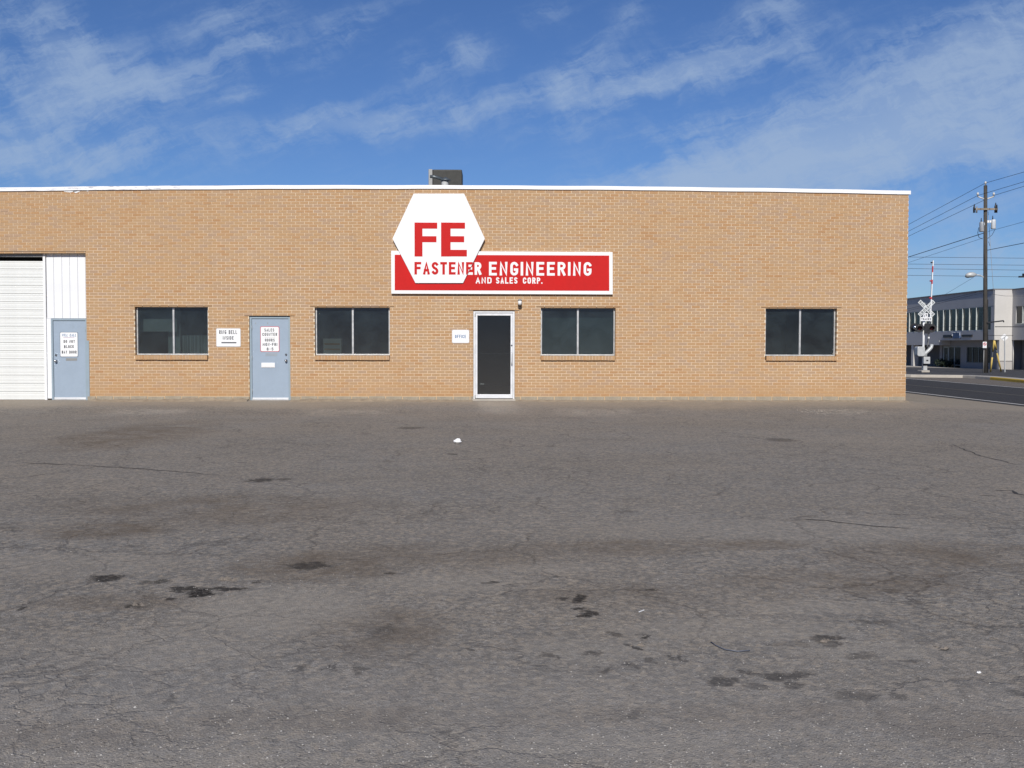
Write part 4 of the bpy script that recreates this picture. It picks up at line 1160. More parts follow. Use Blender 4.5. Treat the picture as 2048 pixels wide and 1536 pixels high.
MB().tube([(c.x, vy, TOPZ-.40), (c.x, vy, t.z)], .088, 18).build('pipe', M_LGREY, VP)
cr = (at_y(901.5, 360, vy).x-at_y(880.5, 360, vy).x)/2; capx = at_y(891, 359, vy).x
ctop = at_y(890, 354.5, vy).z; cbot = at_y(890, 361.5, vy).z
MB().tube([(capx, vy, cbot), (capx, vy, cbot+.02), (capx, vy, (ctop+cbot)/2+.01), (capx, vy, ctop)], [cr, cr, cr*.6, cr*.12], 18).build('cap', simple('cap_metal', (.13, .15, .16), .4, .5, .1, 6), VP)
p0 = at_y(860, 353, vy); p1 = at_y(868, 353.5, vy); p2 = at_y(886, 358.5, vy)
MB().tube([p0, p1, p2], [.040, .046, .040], 10).build('side_arm', MATS['cap_metal'], VP)

# ------------------------------------------------------------------ litter and gravel on the lot
def lot_pt(px, py):
    q_ = at_z(px, py, LOTZ); return Vector((q_.x, q_.y, gz(q_.x, q_.y)))
def crumple(name, p_, w, h, m, label, cat, seed):
    rl = random.Random(seed); mb = MB(); n, k = 9, 5
    for i in range(k+1):
        t = math.pi*i/k
        for j in range(n):
            a = 2*math.pi*j/n; r_ = rl.uniform(.65, 1.15)
            mb.v.append((p_.x+w*.5*r_*math.sin(t)*math.cos(a), p_.y+w*.35*r_*math.sin(t)*math.sin(a), p_.z+max(0, h*.5*(1+math.cos(t))*r_)))
    for i in range(k):
        for j in range(n):
            a0 = i*n+j; a1 = i*n+(j+1) % n
            mb.f.append((a0, a0+n, a1+n, a1)); mb.mi.append(0); mb.sm.append(False)
    o = mb.build(name, m); tag(o, label, cat)
    return o
crumple('paper_scrap', lot_pt(915, 887), .125, .075, M_SIGNW, 'crumpled white paper scrap lying on the asphalt before the glass door', 'litter', 5)
crumple('paper_scrap', lot_pt(1958, 1347), .024, .010, M_SIGNW, 'tiny white scrap on the asphalt at the far right foreground', 'litter', 8)
p_ = lot_pt(1278, 1226); q_ = lot_pt(1288, 1222)
tag(MB().bar(p_+Vector((0, 0, .006)), q_+Vector((.0, .0, .006)), .005, .004).build('plastic_straw', M_SIGNW), 'thin white straw on the asphalt right of the dark oil spots', 'litter')
pts = [lot_pt(*t_)+Vector((0, 0, .006)) for t_ in ((1422, 1286), (1432, 1293), (1450, 1301), (1475, 1305), (1500, 1303))]
tag(MB().tube(pts, .0026, 6).build('wire_scrap', simple('wire_blue', (.13, .14, .17), .5, 0, .2, 30)), 'curved blue grey wire scrap lying on the asphalt in the right foreground', 'litter')

def stone(mb, p_, s, rl):
    k = len(mb.v)
    for d in ((1, 0, 0), (0, 1, 0), (-1, 0, 0), (0, -1, 0), (0, 0, .8), (0, 0, -.3)):
        f_ = rl.uniform(.6, 1.2)*s; mb.v.append((p_.x+d[0]*f_, p_.y+d[1]*f_, p_.z+d[2]*f_+.1*s))
    for a, b in ((0, 1), (1, 2), (2, 3), (3, 0)):
        mb.f.append((k+a, k+b, k+4)); mb.mi.append(0); mb.sm.append(False)
        mb.f.append((k+b, k+a, k+5)); mb.mi.append(0); mb.sm.append(False)
def gravel_mat():
    m, g, p = principled('gravel_stone')
    geo = g.n.new('ShaderNodeNewGeometry')
    c = g.ramp(geo.outputs['Random Per Island'], [(0, (.08, .075, .07)), (.5, (.20, .185, .165)), (.88, (.30, .28, .25)), (1, (.50, .48, .45))])
    g.put(p.inputs['Base Color'], c); p.inputs['Roughness'].default_value = .9
    return m
rl = random.Random(21); mb = MB()
for i in range(9000):
    t = rl.random()
    if t < .62: py = 1536+30-abs(rl.gauss(0, 85))
    elif t < .85: px_c = rl.choice(((1620, 1310, 260, 45), (1250, 1310, 200, 60), (440, 1180, 160, 22), (300, 1460, 320, 40), (1500, 1470, 500, 40))); py = None
    else: py = rl.uniform(870, 1536)
    if py is None: px, py = rl.gauss(px_c[0], px_c[2]), rl.gauss(px_c[1], px_c[3])
    else: px = rl.uniform(-80, 2130)
    if py < 850: continue
    p_ = lot_pt(px, py)
    stone(mb, p_, rl.choice((.0025, .003, .003, .0035, .004, .005))*(1.0 if rl.random() < .985 else 1.7), rl)
tag(mb.build('gravel', gravel_mat(), origin=(0, 0, LOTZ)), kind='stuff')
# broken asphalt crumbs round the worn spots
M_CHUNK = simple('asphalt_crumb', (.20, .17, .14), .95, 0, .25, 20)
chunks = (
    (452, 1159, .030, 'larger broken asphalt chunk right above the long dark oil patch'), (464, 1161, .024, 'smaller broken asphalt chunk touching the end of the long dark oil patch'),
    (277, 1210, .024, 'broken asphalt chunk left of and below the long dark oil patch'), (1655, 1283, .022, 'broken asphalt chunk in the worn lot above the right foreground oil patches'),
    (1274, 1291, .022, 'broken asphalt chunk on the small dark spot in the middle foreground'), (1885, 1297, .020, 'broken asphalt chunk nearest the right edge of the lot'))
for i, (px, py, s_, lb) in enumerate(chunks):
    rl2 = random.Random(i+50); mb = MB(); base = lot_pt(px, py)
    for k in range(5): stone(mb, base+Vector((rl2.uniform(-.8, .8)*s_*1.6, rl2.uniform(-.5, .5)*s_*1.6, 0)), s_*rl2.uniform(.35, .8), rl2)
    tag(mb.build('asphalt_chunk', M_CHUNK), lb, 'chunk', 'loose asphalt chunks on the lot')

# ------------------------------------------------------------------ far office building across the street
FX = at_y(1988, 650, 80).x; FX2 = at_y(2023.5, 650, 80).x; FY1, FY2 = 80.0, 112.0
def FZ(px, py): p_ = at_x(px, py, FX); return p_.y, p_.z
base_z = at_y(2010, 743, 80).z; roof_z = (FZ(1966, 580.5)[1]+FZ(1830, 599)[1])/2
wt_z = FZ(1960, 613.5)[1]; wb_z = FZ(1960, 661)[1]; so_z = FZ(1955, 680)[1]
OB = empty('office_building', (FX+4, FY1+8, base_z), 'two storey grey stucco office building across the street behind the crossing signal', 'building')
# upper floor: band above the windows, band below, and the ends
MB().box(FX, FX+9, FY1+.001, FY2, wt_z, roof_z).build('upper_wall', M_FARWALL, OB)
MB().box(FX, FX+9, FY1+.001, FY2, so_z, wb_z).build('spandrel_wall', M_FARWALL, OB)
MB().box(FX-.06, FX+9.0, FY1-.06, FY2, roof_z+.001, roof_z+.10).build('roof_edge', M_FARDARK, OB)
MB().box(FX+.01, FX+9, FY1+.002, FY1+.55, wb_z+.001, wt_z-.001).build('corner_pier', M_FARWALL, OB)
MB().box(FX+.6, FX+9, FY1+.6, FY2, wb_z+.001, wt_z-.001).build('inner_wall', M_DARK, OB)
y = FY1+.56; panes = []
yy = [FY1+.56]
while yy[-1] < FZ(1822, 640)[0]+1.5: yy.append(yy[-1]+1.22)
for i, (a, b) in enumerate(zip(yy[:-1], yy[1:])):
    wn = MB(); wn.box(FX-.02, FX+.14, b-.030, b+.030, wb_z+.04, wt_z-.04)
    wn.box(FX+.02, FX+.12, a+.05, b-.05, wb_z+.001, wb_z+.05); wn.box(FX+.02, FX+.12, a+.05, b-.05, wt_z-.05, wt_z-.001)
    w_ = wn.build('window', simple('far_mullion', (.52, .55, .52), .5, .1, .06, 2), OB)
    MB().face([(FX+.08, b-.05, wb_z+.05), (FX+.08, a+.05, wb_z+.05), (FX+.08, a+.05, wt_z-.05), (FX+.08, b-.05, wt_z-.05)]).build('pane', M_FARGLASS, w_)
# sunlit end wall, in two heights with a dark joint
ex0, ex1 = FX+.003, FX2
cutz = at_y(2010, 722.5, 80).z
MB().box(ex0, ex1, FY1-.05, FY1, so_z, roof_z-.003).build('end_wall', M_FARLIGHT, OB)
MB().box(ex0+.42, ex1+.1, FY1-.05, FY1+.3, cutz+.04, so_z-.001).build('end_wall', M_FARLIGHT, OB)
MB().box(ex0+.42, ex1+.13, FY1-.06, FY1+.3, base_z-.3, cutz-.04).build('plinth', simple('plinth_stucco', (.42, .40, .38), .9, 0, .06, .8), OB)
MB().box(ex0+.40, ex1+.10, FY1-.03, FY1+.3, cutz-.0395, cutz+.0395).build('joint_strip', M_FARDARK, OB)
# ground floor set back under the upper storey
GX = FX+.95
def GZ(px, py): p_ = at_x(px, py, GX); return p_.y, p_.z
gy_d0, gy_d1 = GZ(1921, 715)[0], GZ(1884, 715)[0]; gy_w0, gy_w1 = GZ(1981, 710)[0], GZ(1933, 710)[0]
dz1 = GZ(1900, 692)[1]; wz0, wz1 = GZ(1955, 726)[1], GZ(1955, 694)[1]
def seg(y0, y1, z0, z1, nm='ground_wall', m=M_FARSHADE): return MB().box(GX, GX+7, y0, y1, z0, z1).build(nm, m, OB)
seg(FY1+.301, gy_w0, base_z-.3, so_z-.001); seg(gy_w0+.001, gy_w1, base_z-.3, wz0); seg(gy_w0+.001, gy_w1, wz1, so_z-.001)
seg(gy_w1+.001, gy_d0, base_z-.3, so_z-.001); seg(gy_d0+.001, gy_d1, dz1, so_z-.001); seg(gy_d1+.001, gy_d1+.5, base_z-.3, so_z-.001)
MB().box(GX+1.5, GX+7, gy_d1+.501, FY2, base_z-.3, so_z-.001).build('recess_wall', M_FARDARK, OB)  # darker than the stucco: shade of the recess put into the colour
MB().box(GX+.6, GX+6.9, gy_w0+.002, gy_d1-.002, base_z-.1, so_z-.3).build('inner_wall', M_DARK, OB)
# far canopy dropping lower on the left
cy0 = FZ(1879, 685)[0]; cz = FZ(1850, 690)[1]
MB().box(FX-.03, FX+1.4, cy0, FY2-1, cz, so_z-.002).build('canopy', M_FARWALL, OB)
yk = FZ(1824, 715)[0]; MB().box(FX+.02, FX+.5, yk-.25, yk+.25, base_z-.3, cz-.001).build('column', M_FARLIGHT, OB)
# entrance: door and side lights
d_ = MB(); dA, dB = GZ(1885.5, 715)[0], GZ(1895.5, 715)[0]; dlo = base_z+.02
def fr(mb, y0, y1, z0, z1, t=.07, x=GX+.05):
    y0, y1 = min(y0, y1), max(y0, y1)
    mb.box(x, x+.08, y0, y0+t, z0, z1); mb.box(x, x+.08, y1-t, y1, z0, z1); mb.box(x, x+.08, y0+t, y1-t, z1-t, z1); mb.box(x, x+.08, y0+t, y1-t, z0, z0+t)
    return y0, y1
a, b = fr(d_, dA, dB, dlo, dz1-.03, .13)
M_FARALU = simple('far_frame', (.34, .36, .36), .45, .4, .06, 3)
do = d_.build('door', M_FARALU, OB)
MB().face([(GX+.09, b-.13, dlo+.13), (GX+.09, a+.13, dlo+.13), (GX+.09, a+.13, dz1-.16), (GX+.09, b-.13, dz1-.16)]).build('pane', M_FARGLASS, do)
MB().tube([(GX+.0, a+.20, dlo+.9), (GX+.0, a+.20, dlo+1.25)], .025, 8).build('pull_handle', M_FARALU, do)
for pa, pb in ((1896, 1907.5), (1907.5, 1920.5)):
    mb = MB(); a, b = fr(mb, GZ(pa, 715)[0], GZ(pb, 715)[0], dlo, dz1-.03); zc = GZ(1908, 730)[1]
    mb.box(GX+.05, GX+.13, a+.07, b-.07, zc-.03, zc+.03)
    w_ = mb.build('window', M_FARALU, OB)
    MB().face([(GX+.09, b-.07, dlo+.07), (GX+.09, a+.07, dlo+.07), (GX+.09, a+.07, dz1-.1), (GX+.09, b-.07, dz1-.1)]).build('pane', M_FARGLASS, w_)
for pa, pb in ((1933, 1943.5), (1943.5, 1956), (1956, 1968.5), (1968.5, 1981)):
    mb = MB(); a, b = fr(mb, GZ(pa, 715)[0], GZ(pb, 715)[0], wz0, wz1, .045)
    w_ = mb.build('window', simple('far_frame_dark', (.15, .17, .17), .5, .3, .06, 3), OB)
    MB().face([(GX+.09, b-.045, wz0+.045), (GX+.09, a+.045, wz0+.045), (GX+.09, a+.045, wz1-.045), (GX+.09, b-.045, wz1-.045)]).build('pane', M_FARGLASS, w_)
# wing set back at the right
wz_a, wz_b = at_x(2036, 649, FX2).z, at_x(2036, 612.5, FX2).z; rz2 = at_x(2036, 579, FX2).z; sz2 = at_x(2036, 680, FX2).z
MB().box(FX2, FX2+8, 50, FY1-.051, wz_b, rz2).build('upper_wall', M_FARWALL, OB)
MB().box(FX2, FX2+8, 50, FY1-.051, sz2, wz_a).build('spandrel_wall', M_FARWALL, OB)
MB().box(FX2-.05, FX2+8, 50, FY1-.062, rz2+.001, rz2+.09).build('roof_edge', M_FARDARK, OB)
MB().box(FX2+.8, FX2+8, 50, FY1-.051, base_z-.3, sz2-.001).build('recess_wall', M_FARDARK, OB)  # dark colour stands in for the shade in the set-back ground floor
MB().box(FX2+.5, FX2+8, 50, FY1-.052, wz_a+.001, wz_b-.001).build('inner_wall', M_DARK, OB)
yw = [FY1-.60, FY1-1.6, FY1-2.9, FY1-4.2, FY1-5.5]
MB().box(FX2+.005, FX2+.49, FY1-.598, FY1-.053, wz_a+.001, wz_b-.001).build('corner_pier', M_FARWALL, OB)
for a, b in zip(yw[1:], yw[:-1]):
    wn = MB(); wn.box(FX2-.01, FX2+.1, a-.05, a+.05, wz_a+.04, wz_b-.04); wn.box(FX2-.03, FX2+.1, a+.05, b-.05, wz_a+.001, wz_a+.08)
    w_ = wn.build('window', MATS['far_mullion'], OB)
    MB().face([(FX2+.06, b-.05, wz_a+.081), (FX2+.06, a+.05, wz_a+.081), (FX2+.06, a+.05, wz_b-.002), (FX2+.06, b-.05, wz_b-.002)]).build('pane', M_FARGLASS, w_)
a = at_y(2027.0, 682, 79.86)
tag(MB().tube([(a.x, 79.86, base_z-.05), (a.x, 79.86, so_z-.02)], .045, 8).build('downpipe', M_FARLIGHT), 'thin pale downpipe at the corner of the grey office building', 'pipe')
# fascia sign: dark strips of letters either side of a blue square emblem with pale corners
FS = empty('fascia_sign', (FX-.02, FZ(1915, 670)[0], FZ(1915, 676)[1]), 'dark lettered fascia sign with blue square emblem over the far entrance', 'sign')
def fbox(px0, py0, px1, py1, x0, x1, m, nm):
    y0, z1 = FZ(px1, py0); y1, z0 = FZ(px0, py1)
    return MB().box(x0, x1, y0, y1, z0, z1).build(nm, m, FS)
fbox(1888, 669.5, 1904.5, 675.3, FX-.10, FX-.005, M_BLACK, 'letter_strip'); fbox(1925, 669, 1945.5, 673.5, FX-.10, FX-.005, M_BLACK, 'letter_strip')
fbox(1908, 665, 1921.5, 677, FX-.12, FX-.005, simple('emblem_blue', (.06, .10, .20), .5, 0, .1, 4), 'emblem')
for r_ in ((1907, 664, 1913, 665.8), (1917, 664, 1923, 665.8), (1921.5, 664.5, 1923, 671), (1906.5, 668, 1908.2, 672)): fbox(*r_, FX-.14, FX-.121, M_SIGNW, 'corner_mark')

# belt added unseen all round, shaped like treetops, to darken what the panes mirror
rt_ = random.Random(5); mb = MB()
M_BELT = simple('belt_dark', (.035, .045, .028), .9, 0, .35, .2)
nb_ = 1440
for ring, (rad, hgt) in enumerate(((260, 24), (268, 30))):
    ht = [hgt*(.62+.16*math.sin(k_*.11+ring)+.12*math.sin(k_*.37+2*ring)+.34*rt_.random()) for k_ in range(nb_)]
    for i in range(nb_):
        a0, a1 = 2*math.pi*i/nb_, 2*math.pi*(i+1)/nb_
        am = (a0+a1)/2
        if True:
            hh0 = ht[i]; hh1 = ht[(i+1) % nb_]
            if -.75 < ((am-math.pi/2+math.pi) % (2*math.pi))-math.pi < .75: hh0 *= .26; hh1 *= .26
            rr0, rr1 = [(rad if abs(((a_-math.pi/2+math.pi) % (2*math.pi))-math.pi) < 1.25 else rad*.62) for a_ in (a0, a1)]
            p0 = (rr0*math.cos(a0), rr0*math.sin(a0)); p1 = (rr1*math.cos(a1), rr1*math.sin(a1))
            q0 = (p0[0]*1.02, p0[1]*1.02); q1 = (p1[0]*1.02, p1[1]*1.02)
            mb.face([(*p1, -1), (*p0, -1), (*p0, hh0*.8), (*p1, hh1*.8)]); mb.face([(*p1, hh1*.8), (*p0, hh0*.8), (*q0, hh0), (*q1, hh1)])
            mb.face([(*q1, hh1), (*q0, hh0), (*q0, -1), (*q1, -1)])
tag(mb.build('added_dark_belt', M_BELT, origin=(0, 0, 0)), kind='stuff')

# low dark shrubs in the far recess
def leaf_mat():
    m, g, p = principled('shrub_leaf')
    geo = g.n.new('ShaderNodeNewGeometry')
    c = g.ramp(geo.outputs['Random Per Island'], [(0, (.010, .018, .010)), (.6, (.018, .030, .014)), (1, (.03, .045, .022))])
    g.put(p.inputs['Base Color'], c); p.inputs['Roughness'].default_value = .7
    return m
M_LEAF = leaf_mat()
def shrub(cx, cy_, w, h, label, seed):
    rl = random.Random(seed); zb = gz(cx, cy_)+.12
    root = empty('shrub', (cx, cy_, zb), label, 'shrub', None)
    mb = MB()
    for i in range(520):
        d = Vector((rl.gauss(0, 1), rl.gauss(0, 1), rl.gauss(0, 1))).normalized()*rl.uniform(.55, 1.05)
        p_ = Vector((cx+d.x*w*.5, cy_+d.y*w*.5, zb+h*.5+d.z*h*.5))
        a = Vector((rl.gauss(0, 1), rl.gauss(0, 1), rl.gauss(0, 1))).normalized()*.07; b = a.orthogonal().normalized()*.04
        mb.face([p_-a, p_+b, p_+a, p_-b])
    mb.build('foliage', M_LEAF, root)
    MB().tube([(cx, cy_, zb-.05), (cx+.03, cy_, zb+h*.6)], .03, 6).build('stem', M_WOOD, root)
sp = at_x(1862, 738, FX-.5); shrub(sp.x+.9, sp.y, 1.3, .75, 'dark round shrub left of the far glass entrance', 4)
sp = at_x(1872, 738, FX-.5); shrub(sp.x+.9, sp.y, 1.0, .6, 'smaller dark shrub touching the far glass entrance', 9)

# ------------------------------------------------------------------ railroad crossing signal
CY = 56.5
def C(px, py, dy=0.0): return at_y(px, py, CY+dy)
b0 = C(1847, 742.5); CZ = gz(b0.x, CY)+KH-.01
RS = empty('railroad_crossing_signal', (b0.x, CY, CZ), 'railroad crossing signal with crossbuck and raised red and white gate beside the brick corner', 'signal')
mx = C(1847, 680).x
MB().box(C(1839, 742).x, C(1855.5, 742).x, CY-.3, CY+.3, CZ-.05, C(1847, 740.5).z).build('foundation', M_CONC, RS, bevel=.03)
MB().box(C(1845, 735).x, C(1853, 735).x, CY-.12, CY+.12, C(1847, 740.4).z, C(1847, 731).z).build('base_casting', M_LGREY, RS, bevel=.02)
MB().tube([(mx, CY, C(1847, 732).z), (mx, CY, C(1847, 607).z)], .062, 14).build('mast', M_WHITE, RS)
MB().tube([(mx, CY, C(1847, 607).z), (mx, CY, C(1847, 605.5).z)], [.075, .03], 12).build('mast_cap', M_LGREY, RS)
bxl = MB(); bxl.box(C(1843, 720).x, C(1856, 720).x, CY-.30, CY-.09, C(1849, 727.5).z, C(1849, 713.5).z)
bo = bxl.build('junction_box', M_LGREY, RS, bevel=.02)
MB().box(C(1848, 720).x, C(1852, 720).x, CY-.312, CY-.3005, C(1849, 722).z, C(1849, 719.5).z).build('latch', M_BLACK, bo)
MB().box(C(1845, 728).x, C(1853.5, 728).x, CY-.14, CY+.14, C(1849, 731).z, C(1849, 727.6).z).build('base_collar', M_BLACK, RS)
# gate mechanism housing at the left, with rounded top
hx0, hx1 = C(1831, 700).x, C(1846, 700).x; hz0, hz1 = C(1838, 712.5).z, C(1838, 693).z
MB().prism(rrect(hx0, hx1, hz0, hz1, .10, 5), CY-.28, CY+.16).build('gate_mechanism', M_LGREY, RS, bevel=.02)
# counterweight arm sweeping up to the right
cp = [C(1850, 714, -.2), C(1851, 706, -.2), C(1857, 701, -.2), C(1862.5, 695, -.2), C(1864, 688.5, -.2)]
MB().tube(cp, [.10, .105, .10, .095, .085], 12).build('counterweight_arm', M_LGREY, RS)
MB().tube([C(1857, 681, -.2), C(1858, 676, -.2), C(1858, 673.5, -.2)], [.02, .02, .05], 8).build('bell_pipe', M_LGREY, RS)
MB().sphere(C(1857.5, 676, -.22), .055, 10, 6).build('bell', M_WHITE, RS)
MB().tube([C(1853, 704, -.15), C(1856, 697, -.15), C(1858, 690, -.15)], .05, 10).build('gate_pivot', M_BLACK, RS)
# gate arm: alternating lengths, lights on its left edge
gb, gt = C(1857.5, 695, -.1), C(1866, 521, -.1)
cuts = [0, .33, .40, .445, .475, .50, .63, .725, .78, .90, .965, 1.0]
MB().bar(gb+Vector((0, .16, 0)), gb.lerp(gt, .32)+Vector((0, .05, 0)), .06, .05).build('arm_bracket', M_GREY, RS)
stops = [(.30, .555, 0), (.555, .58, 1), (.58, .73, 0), (.73, .78, 1), (.78, .865, 0), (.865, .935, 1), (.935, .985, 0), (.985, 1.0, 0)]
for k, (t0, t1, cidx) in enumerate(stops):
    p_, q_ = gb.lerp(gt, t0), gb.lerp(gt, t1); w = .11-.035*t0
    MB().bar(p_, q_, w, .05).build('gate_arm_band', M_SIGNRED if cidx else M_WHITE, RS)
for t in (.975, .765, .57):
    p_ = gb.lerp(gt, t)
    MB().tube([p_+Vector((-.03, -.04, 0)), p_+Vector((-.13, -.04, .0))], [.035, .045], 10).build('arm_lamp', M_SIGNRED if t < .9 else M_BLACK, RS)
# crossbuck
cyb = CY-.13; ctr = C(1853, 616.5, -.13)
def blade(ang, text, dy, dirn):
    ca, sa = math.cos(R(ang)), math.sin(R(ang)); L, H = .56, .105
    def tr(x, z, y): return (ctr.x+x*ca-z*sa, y, ctr.z+x*sa+z*ca)
    mb = MB(); poly = [(-L, -H), (L, -H), (L, H), (-L, H)]
    pts = [tr(x, z, cyb+dy) for x, z in poly]; ptb = [tr(x, z, cyb+dy+.008) for x, z in poly]
    n = len(mb.v); mb.v += pts+ptb
    for q4 in ((0, 1, 2, 3), (7, 6, 5, 4), (0, 4, 5, 1), (1, 5, 6, 2), (2, 6, 7, 3), (3, 7, 4, 0)): mb.f.append(tuple(n+i for i in q4)); mb.mi.append(0); mb.sm.append(False)
    bl_ = mb.build('crossbuck_blade', simple('weathered_white', (.62, .64, .63), .6, 0, .08, 4), RS)
    mb = MB(); fn = lambda x, z, l: tr(x, z, cyb+dy-.003-l)
    for t_, xa, xb in text: word(mb, t_, xa, xb, -.068, .068, .026, fn, 0, 0, .45)
    mb.build('lettering', M_BLACKP, bl_)
blade(44, [('CROSSING', -.51, .51)], -.012, 1)
blade(-44, [('RAIL', -.51, -.13), ('ROAD', .13, .51)], 0, 1)
# track count plates
def sgn(px0, py0, px1, py1, text, dy, s, pad):
    a, b = C(px0, py1, dy), C(px1, py0, dy)
    pl_ = MB().prism(rrect(a.x, b.x, a.z, b.z, .02), CY+dy-.006, CY+dy).build('track_plate', M_SIGNW, RS)
    mb = MB(); word(mb, text, a.x+pad, b.x-pad, a.z+.045, b.z-.045, s, lambda x, z, l: (x, CY+dy-.008-l, z), 0, 0, .4)
    mb.build('lettering', M_BLACKP, pl_)
sgn(1849, 626.5, 1856, 634, '2', -.16, .03, .045); sgn(1841, 634.3, 1863.5, 642, 'TRACKS', -.16, .024, .04)
# flashing lights: two to the front, one seen from the side
MB().tube([C(1834, 653, -.1), C(1868, 653, -.1)], .03, 10).build('light_crossarm', M_BLACK, RS)
MB().box(C(1847, 650).x, C(1857, 650).x, CY-.22, CY-.105, C(1850, 667).z, C(1850, 647).z).build('crossarm_box', M_BLACK, RS, bevel=.02)
def head(px, py, dy, face):
    c = C(px, py, dy); dirv = Vector(face).normalized()
    e1 = dirv.orthogonal().normalized(); e2 = dirv.cross(e1); n = 22
    disc = MB(); rim = [c+(e1*math.cos(2*math.pi*i/n)+e2*math.sin(2*math.pi*i/n))*.235 for i in range(n)]
    k = len(disc.v); disc.v += [tuple(p_) for p_ in rim]+[tuple(p_-dirv*.012) for p_ in rim]
    disc.f.append(tuple(range(n))); disc.f.append(tuple(reversed(range(n, 2*n))))
    for i in range(n): disc.f.append((i, n+i, n+(i+1) % n, (i+1) % n))
    disc.mi += [0]*(n+2); disc.sm += [False]*(n+2)
    hd = disc.build('signal_head', M_BLACK, RS)
    MB().tube([c+dirv*.004, c+dirv*.02, c+dirv*.035], [.105, .095, .05], 16).build('lens', simple('lens_red', (.10, .012, .012), .2, 0, .1, 10), hd)
    # hood: half tube over the lens
    mb = MB(); n = 12; upv = Vector((0, 0, 1)); sd_ = dirv.cross(upv).normalized()
    for i in range(n):
        t0, t1 = R(-15+210*i/n), R(-15+210*(i+1)/n)
        f_ = lambda t, l: tuple(c+(sd_*math.cos(t)+upv*math.sin(t))*.125+dirv*l)
        mb.face([f_(t0, .001), f_(t1, .001), f_(t1, .27), f_(t0, .27)], 0, True)
    mb.build('hood', M_BLACK, hd)
    MB().tube([c-dirv*.013, c-dirv*.12, c-dirv*.16], [.12, .11, .05], 14).build('housing', M_BLACK, hd)
    return hd
head(1839.5, 656.5, -.18, (-.30, -1, 0)); head(1863.5, 656.5, -.18, (-.30, -1, 0))
h3 = head(1828.5, 655, -.05, (.5, .85, 0))
c_ = C(1829.5, 655, -.24); MB().sphere(c_, .12, 12, 8, 0, (.7, .7, 1)).build('back_cover', M_CHROME, RS)
MB().tube([C(1829, 653, -.1), C(1836, 653, -.1)], .02, 8).build('light_bracket', M_BLACK, RS)

# ------------------------------------------------------------------ utility pole
UY = 56.0
def U(px, py, dy=0.0): return at_y(px, py, UY+dy)
ub = U(1970.5, 742); ux = ub.x; UZ = gz(ux, UY)+.06
UP = empty('utility_pole', (ux, UY, UZ), 'dark wooden utility pole with two transformers and a street lamp arm', 'utility pole')
utop = U(1971, 371).z
uxt = U(1971, 371).x
MB().tube([(ux, UY, UZ-.1), (ux*.5+uxt*.5, UY, UZ+5), (uxt, UY, utop)], [.118, .108, .092], 16).build('pole', M_WOOD, UP)
M_PORC = simple('porcelain', (.62, .61, .58), .3, 0, .06, 9)
def ins(p_, h=.20): 
    return MB().tube([p_, p_+Vector((0, 0, h*.4)), p_+Vector((0, 0, h*.5)), p_+Vector((0, 0, h*.8)), p_+Vector((0, 0, h))], [.035, .035, .07, .055, .03], 10).build('insulator', M_PORC, UP)
ins(Vector((uxt, UY, utop+.001)), .22)
for sx_, ex_ in ((-1, 1955.5), (1, 1987.5)):
    e_ = U(ex_, 393); MB().tube([U(1971, 399), e_], .035, 8).build('insulator_arm', M_PORC, UP); ins(e_, .22)
ca_, cb_ = U(1948, 419), U(1992, 419)
MB().bar(ca_+Vector((0, -.16, 0)), cb_+Vector((0, -.16, 0)), .09, .10).build('crossarm', simple('crossarm_wood', (.25, .21, .16), .9, 0, .2, 4), UP)
for px_, hh_ in ((1948, .42), (1953, .30), (1990.5, .50), (1993, .40)):
    p_ = U(px_, 424, -.16); MB().tube([p_+Vector((0, 0, -.04)), p_+Vector((0, 0, hh_*.55)), p_+Vector((.02, 0, hh_))], [.05, .055, .02], 8).build('cutout_fuse', M_GREY if hh_ < .4 else M_BLACK, UP)
def transformer(px0, px1, py0, py1, dy, m):
    a, b = U(px0, py1, dy), U(px1, py0, dy); cx = (a.x+b.x)/2; r_ = (b.x-a.x)/2
    tk = MB().tube([(cx, UY+dy, a.z), (cx, UY+dy, a.z+.03), (cx, UY+dy, b.z-.06), (cx, UY+dy, b.z-.02), (cx, UY+dy, b.z)], [r_*.9, r_, r_, r_*.95, r_*.5], 18).build('transformer', m, UP)
    MB().tube([(cx-.04, UY+dy, b.z), (cx-.04, UY+dy, b.z+.20)], [.035, .018], 8).build('bushing', M_BLACK, tk)
    s_ = -1 if cx > uxt else 1
    MB().bar((cx+s_*r_, UY+dy, (a.z+b.z)/2+.15), (uxt+s_*-.12, UY, (a.z+b.z)/2+.15), .05, .12).build('hanger', M_WHITE, tk)
transformer(1958.8, 1968.5, 443.5, 463.5, -.25, simple('transformer_grey', (.36, .38, .40), .45, .1, .08, 4)); transformer(1981.8, 1991.5, 439, 458, -.05, simple('transformer_pale', (.60, .63, .65), .45, .1, .06, 4))
MB().tube([U(1957.5, 455), U(1955.5, 466), U(1958, 475), U(1965, 478)], .014, 6).build('drop_lead', M_BLACK, UP)
MB().tube([U(1990, 459), U(1984, 470), U(1975.5, 477)], .012, 6).build('drop_lead', M_BLACK, UP)
MB().tube([U(1977, 483), U(1980, 492)], .010, 6).build('drop_lead', M_BLACK, UP)
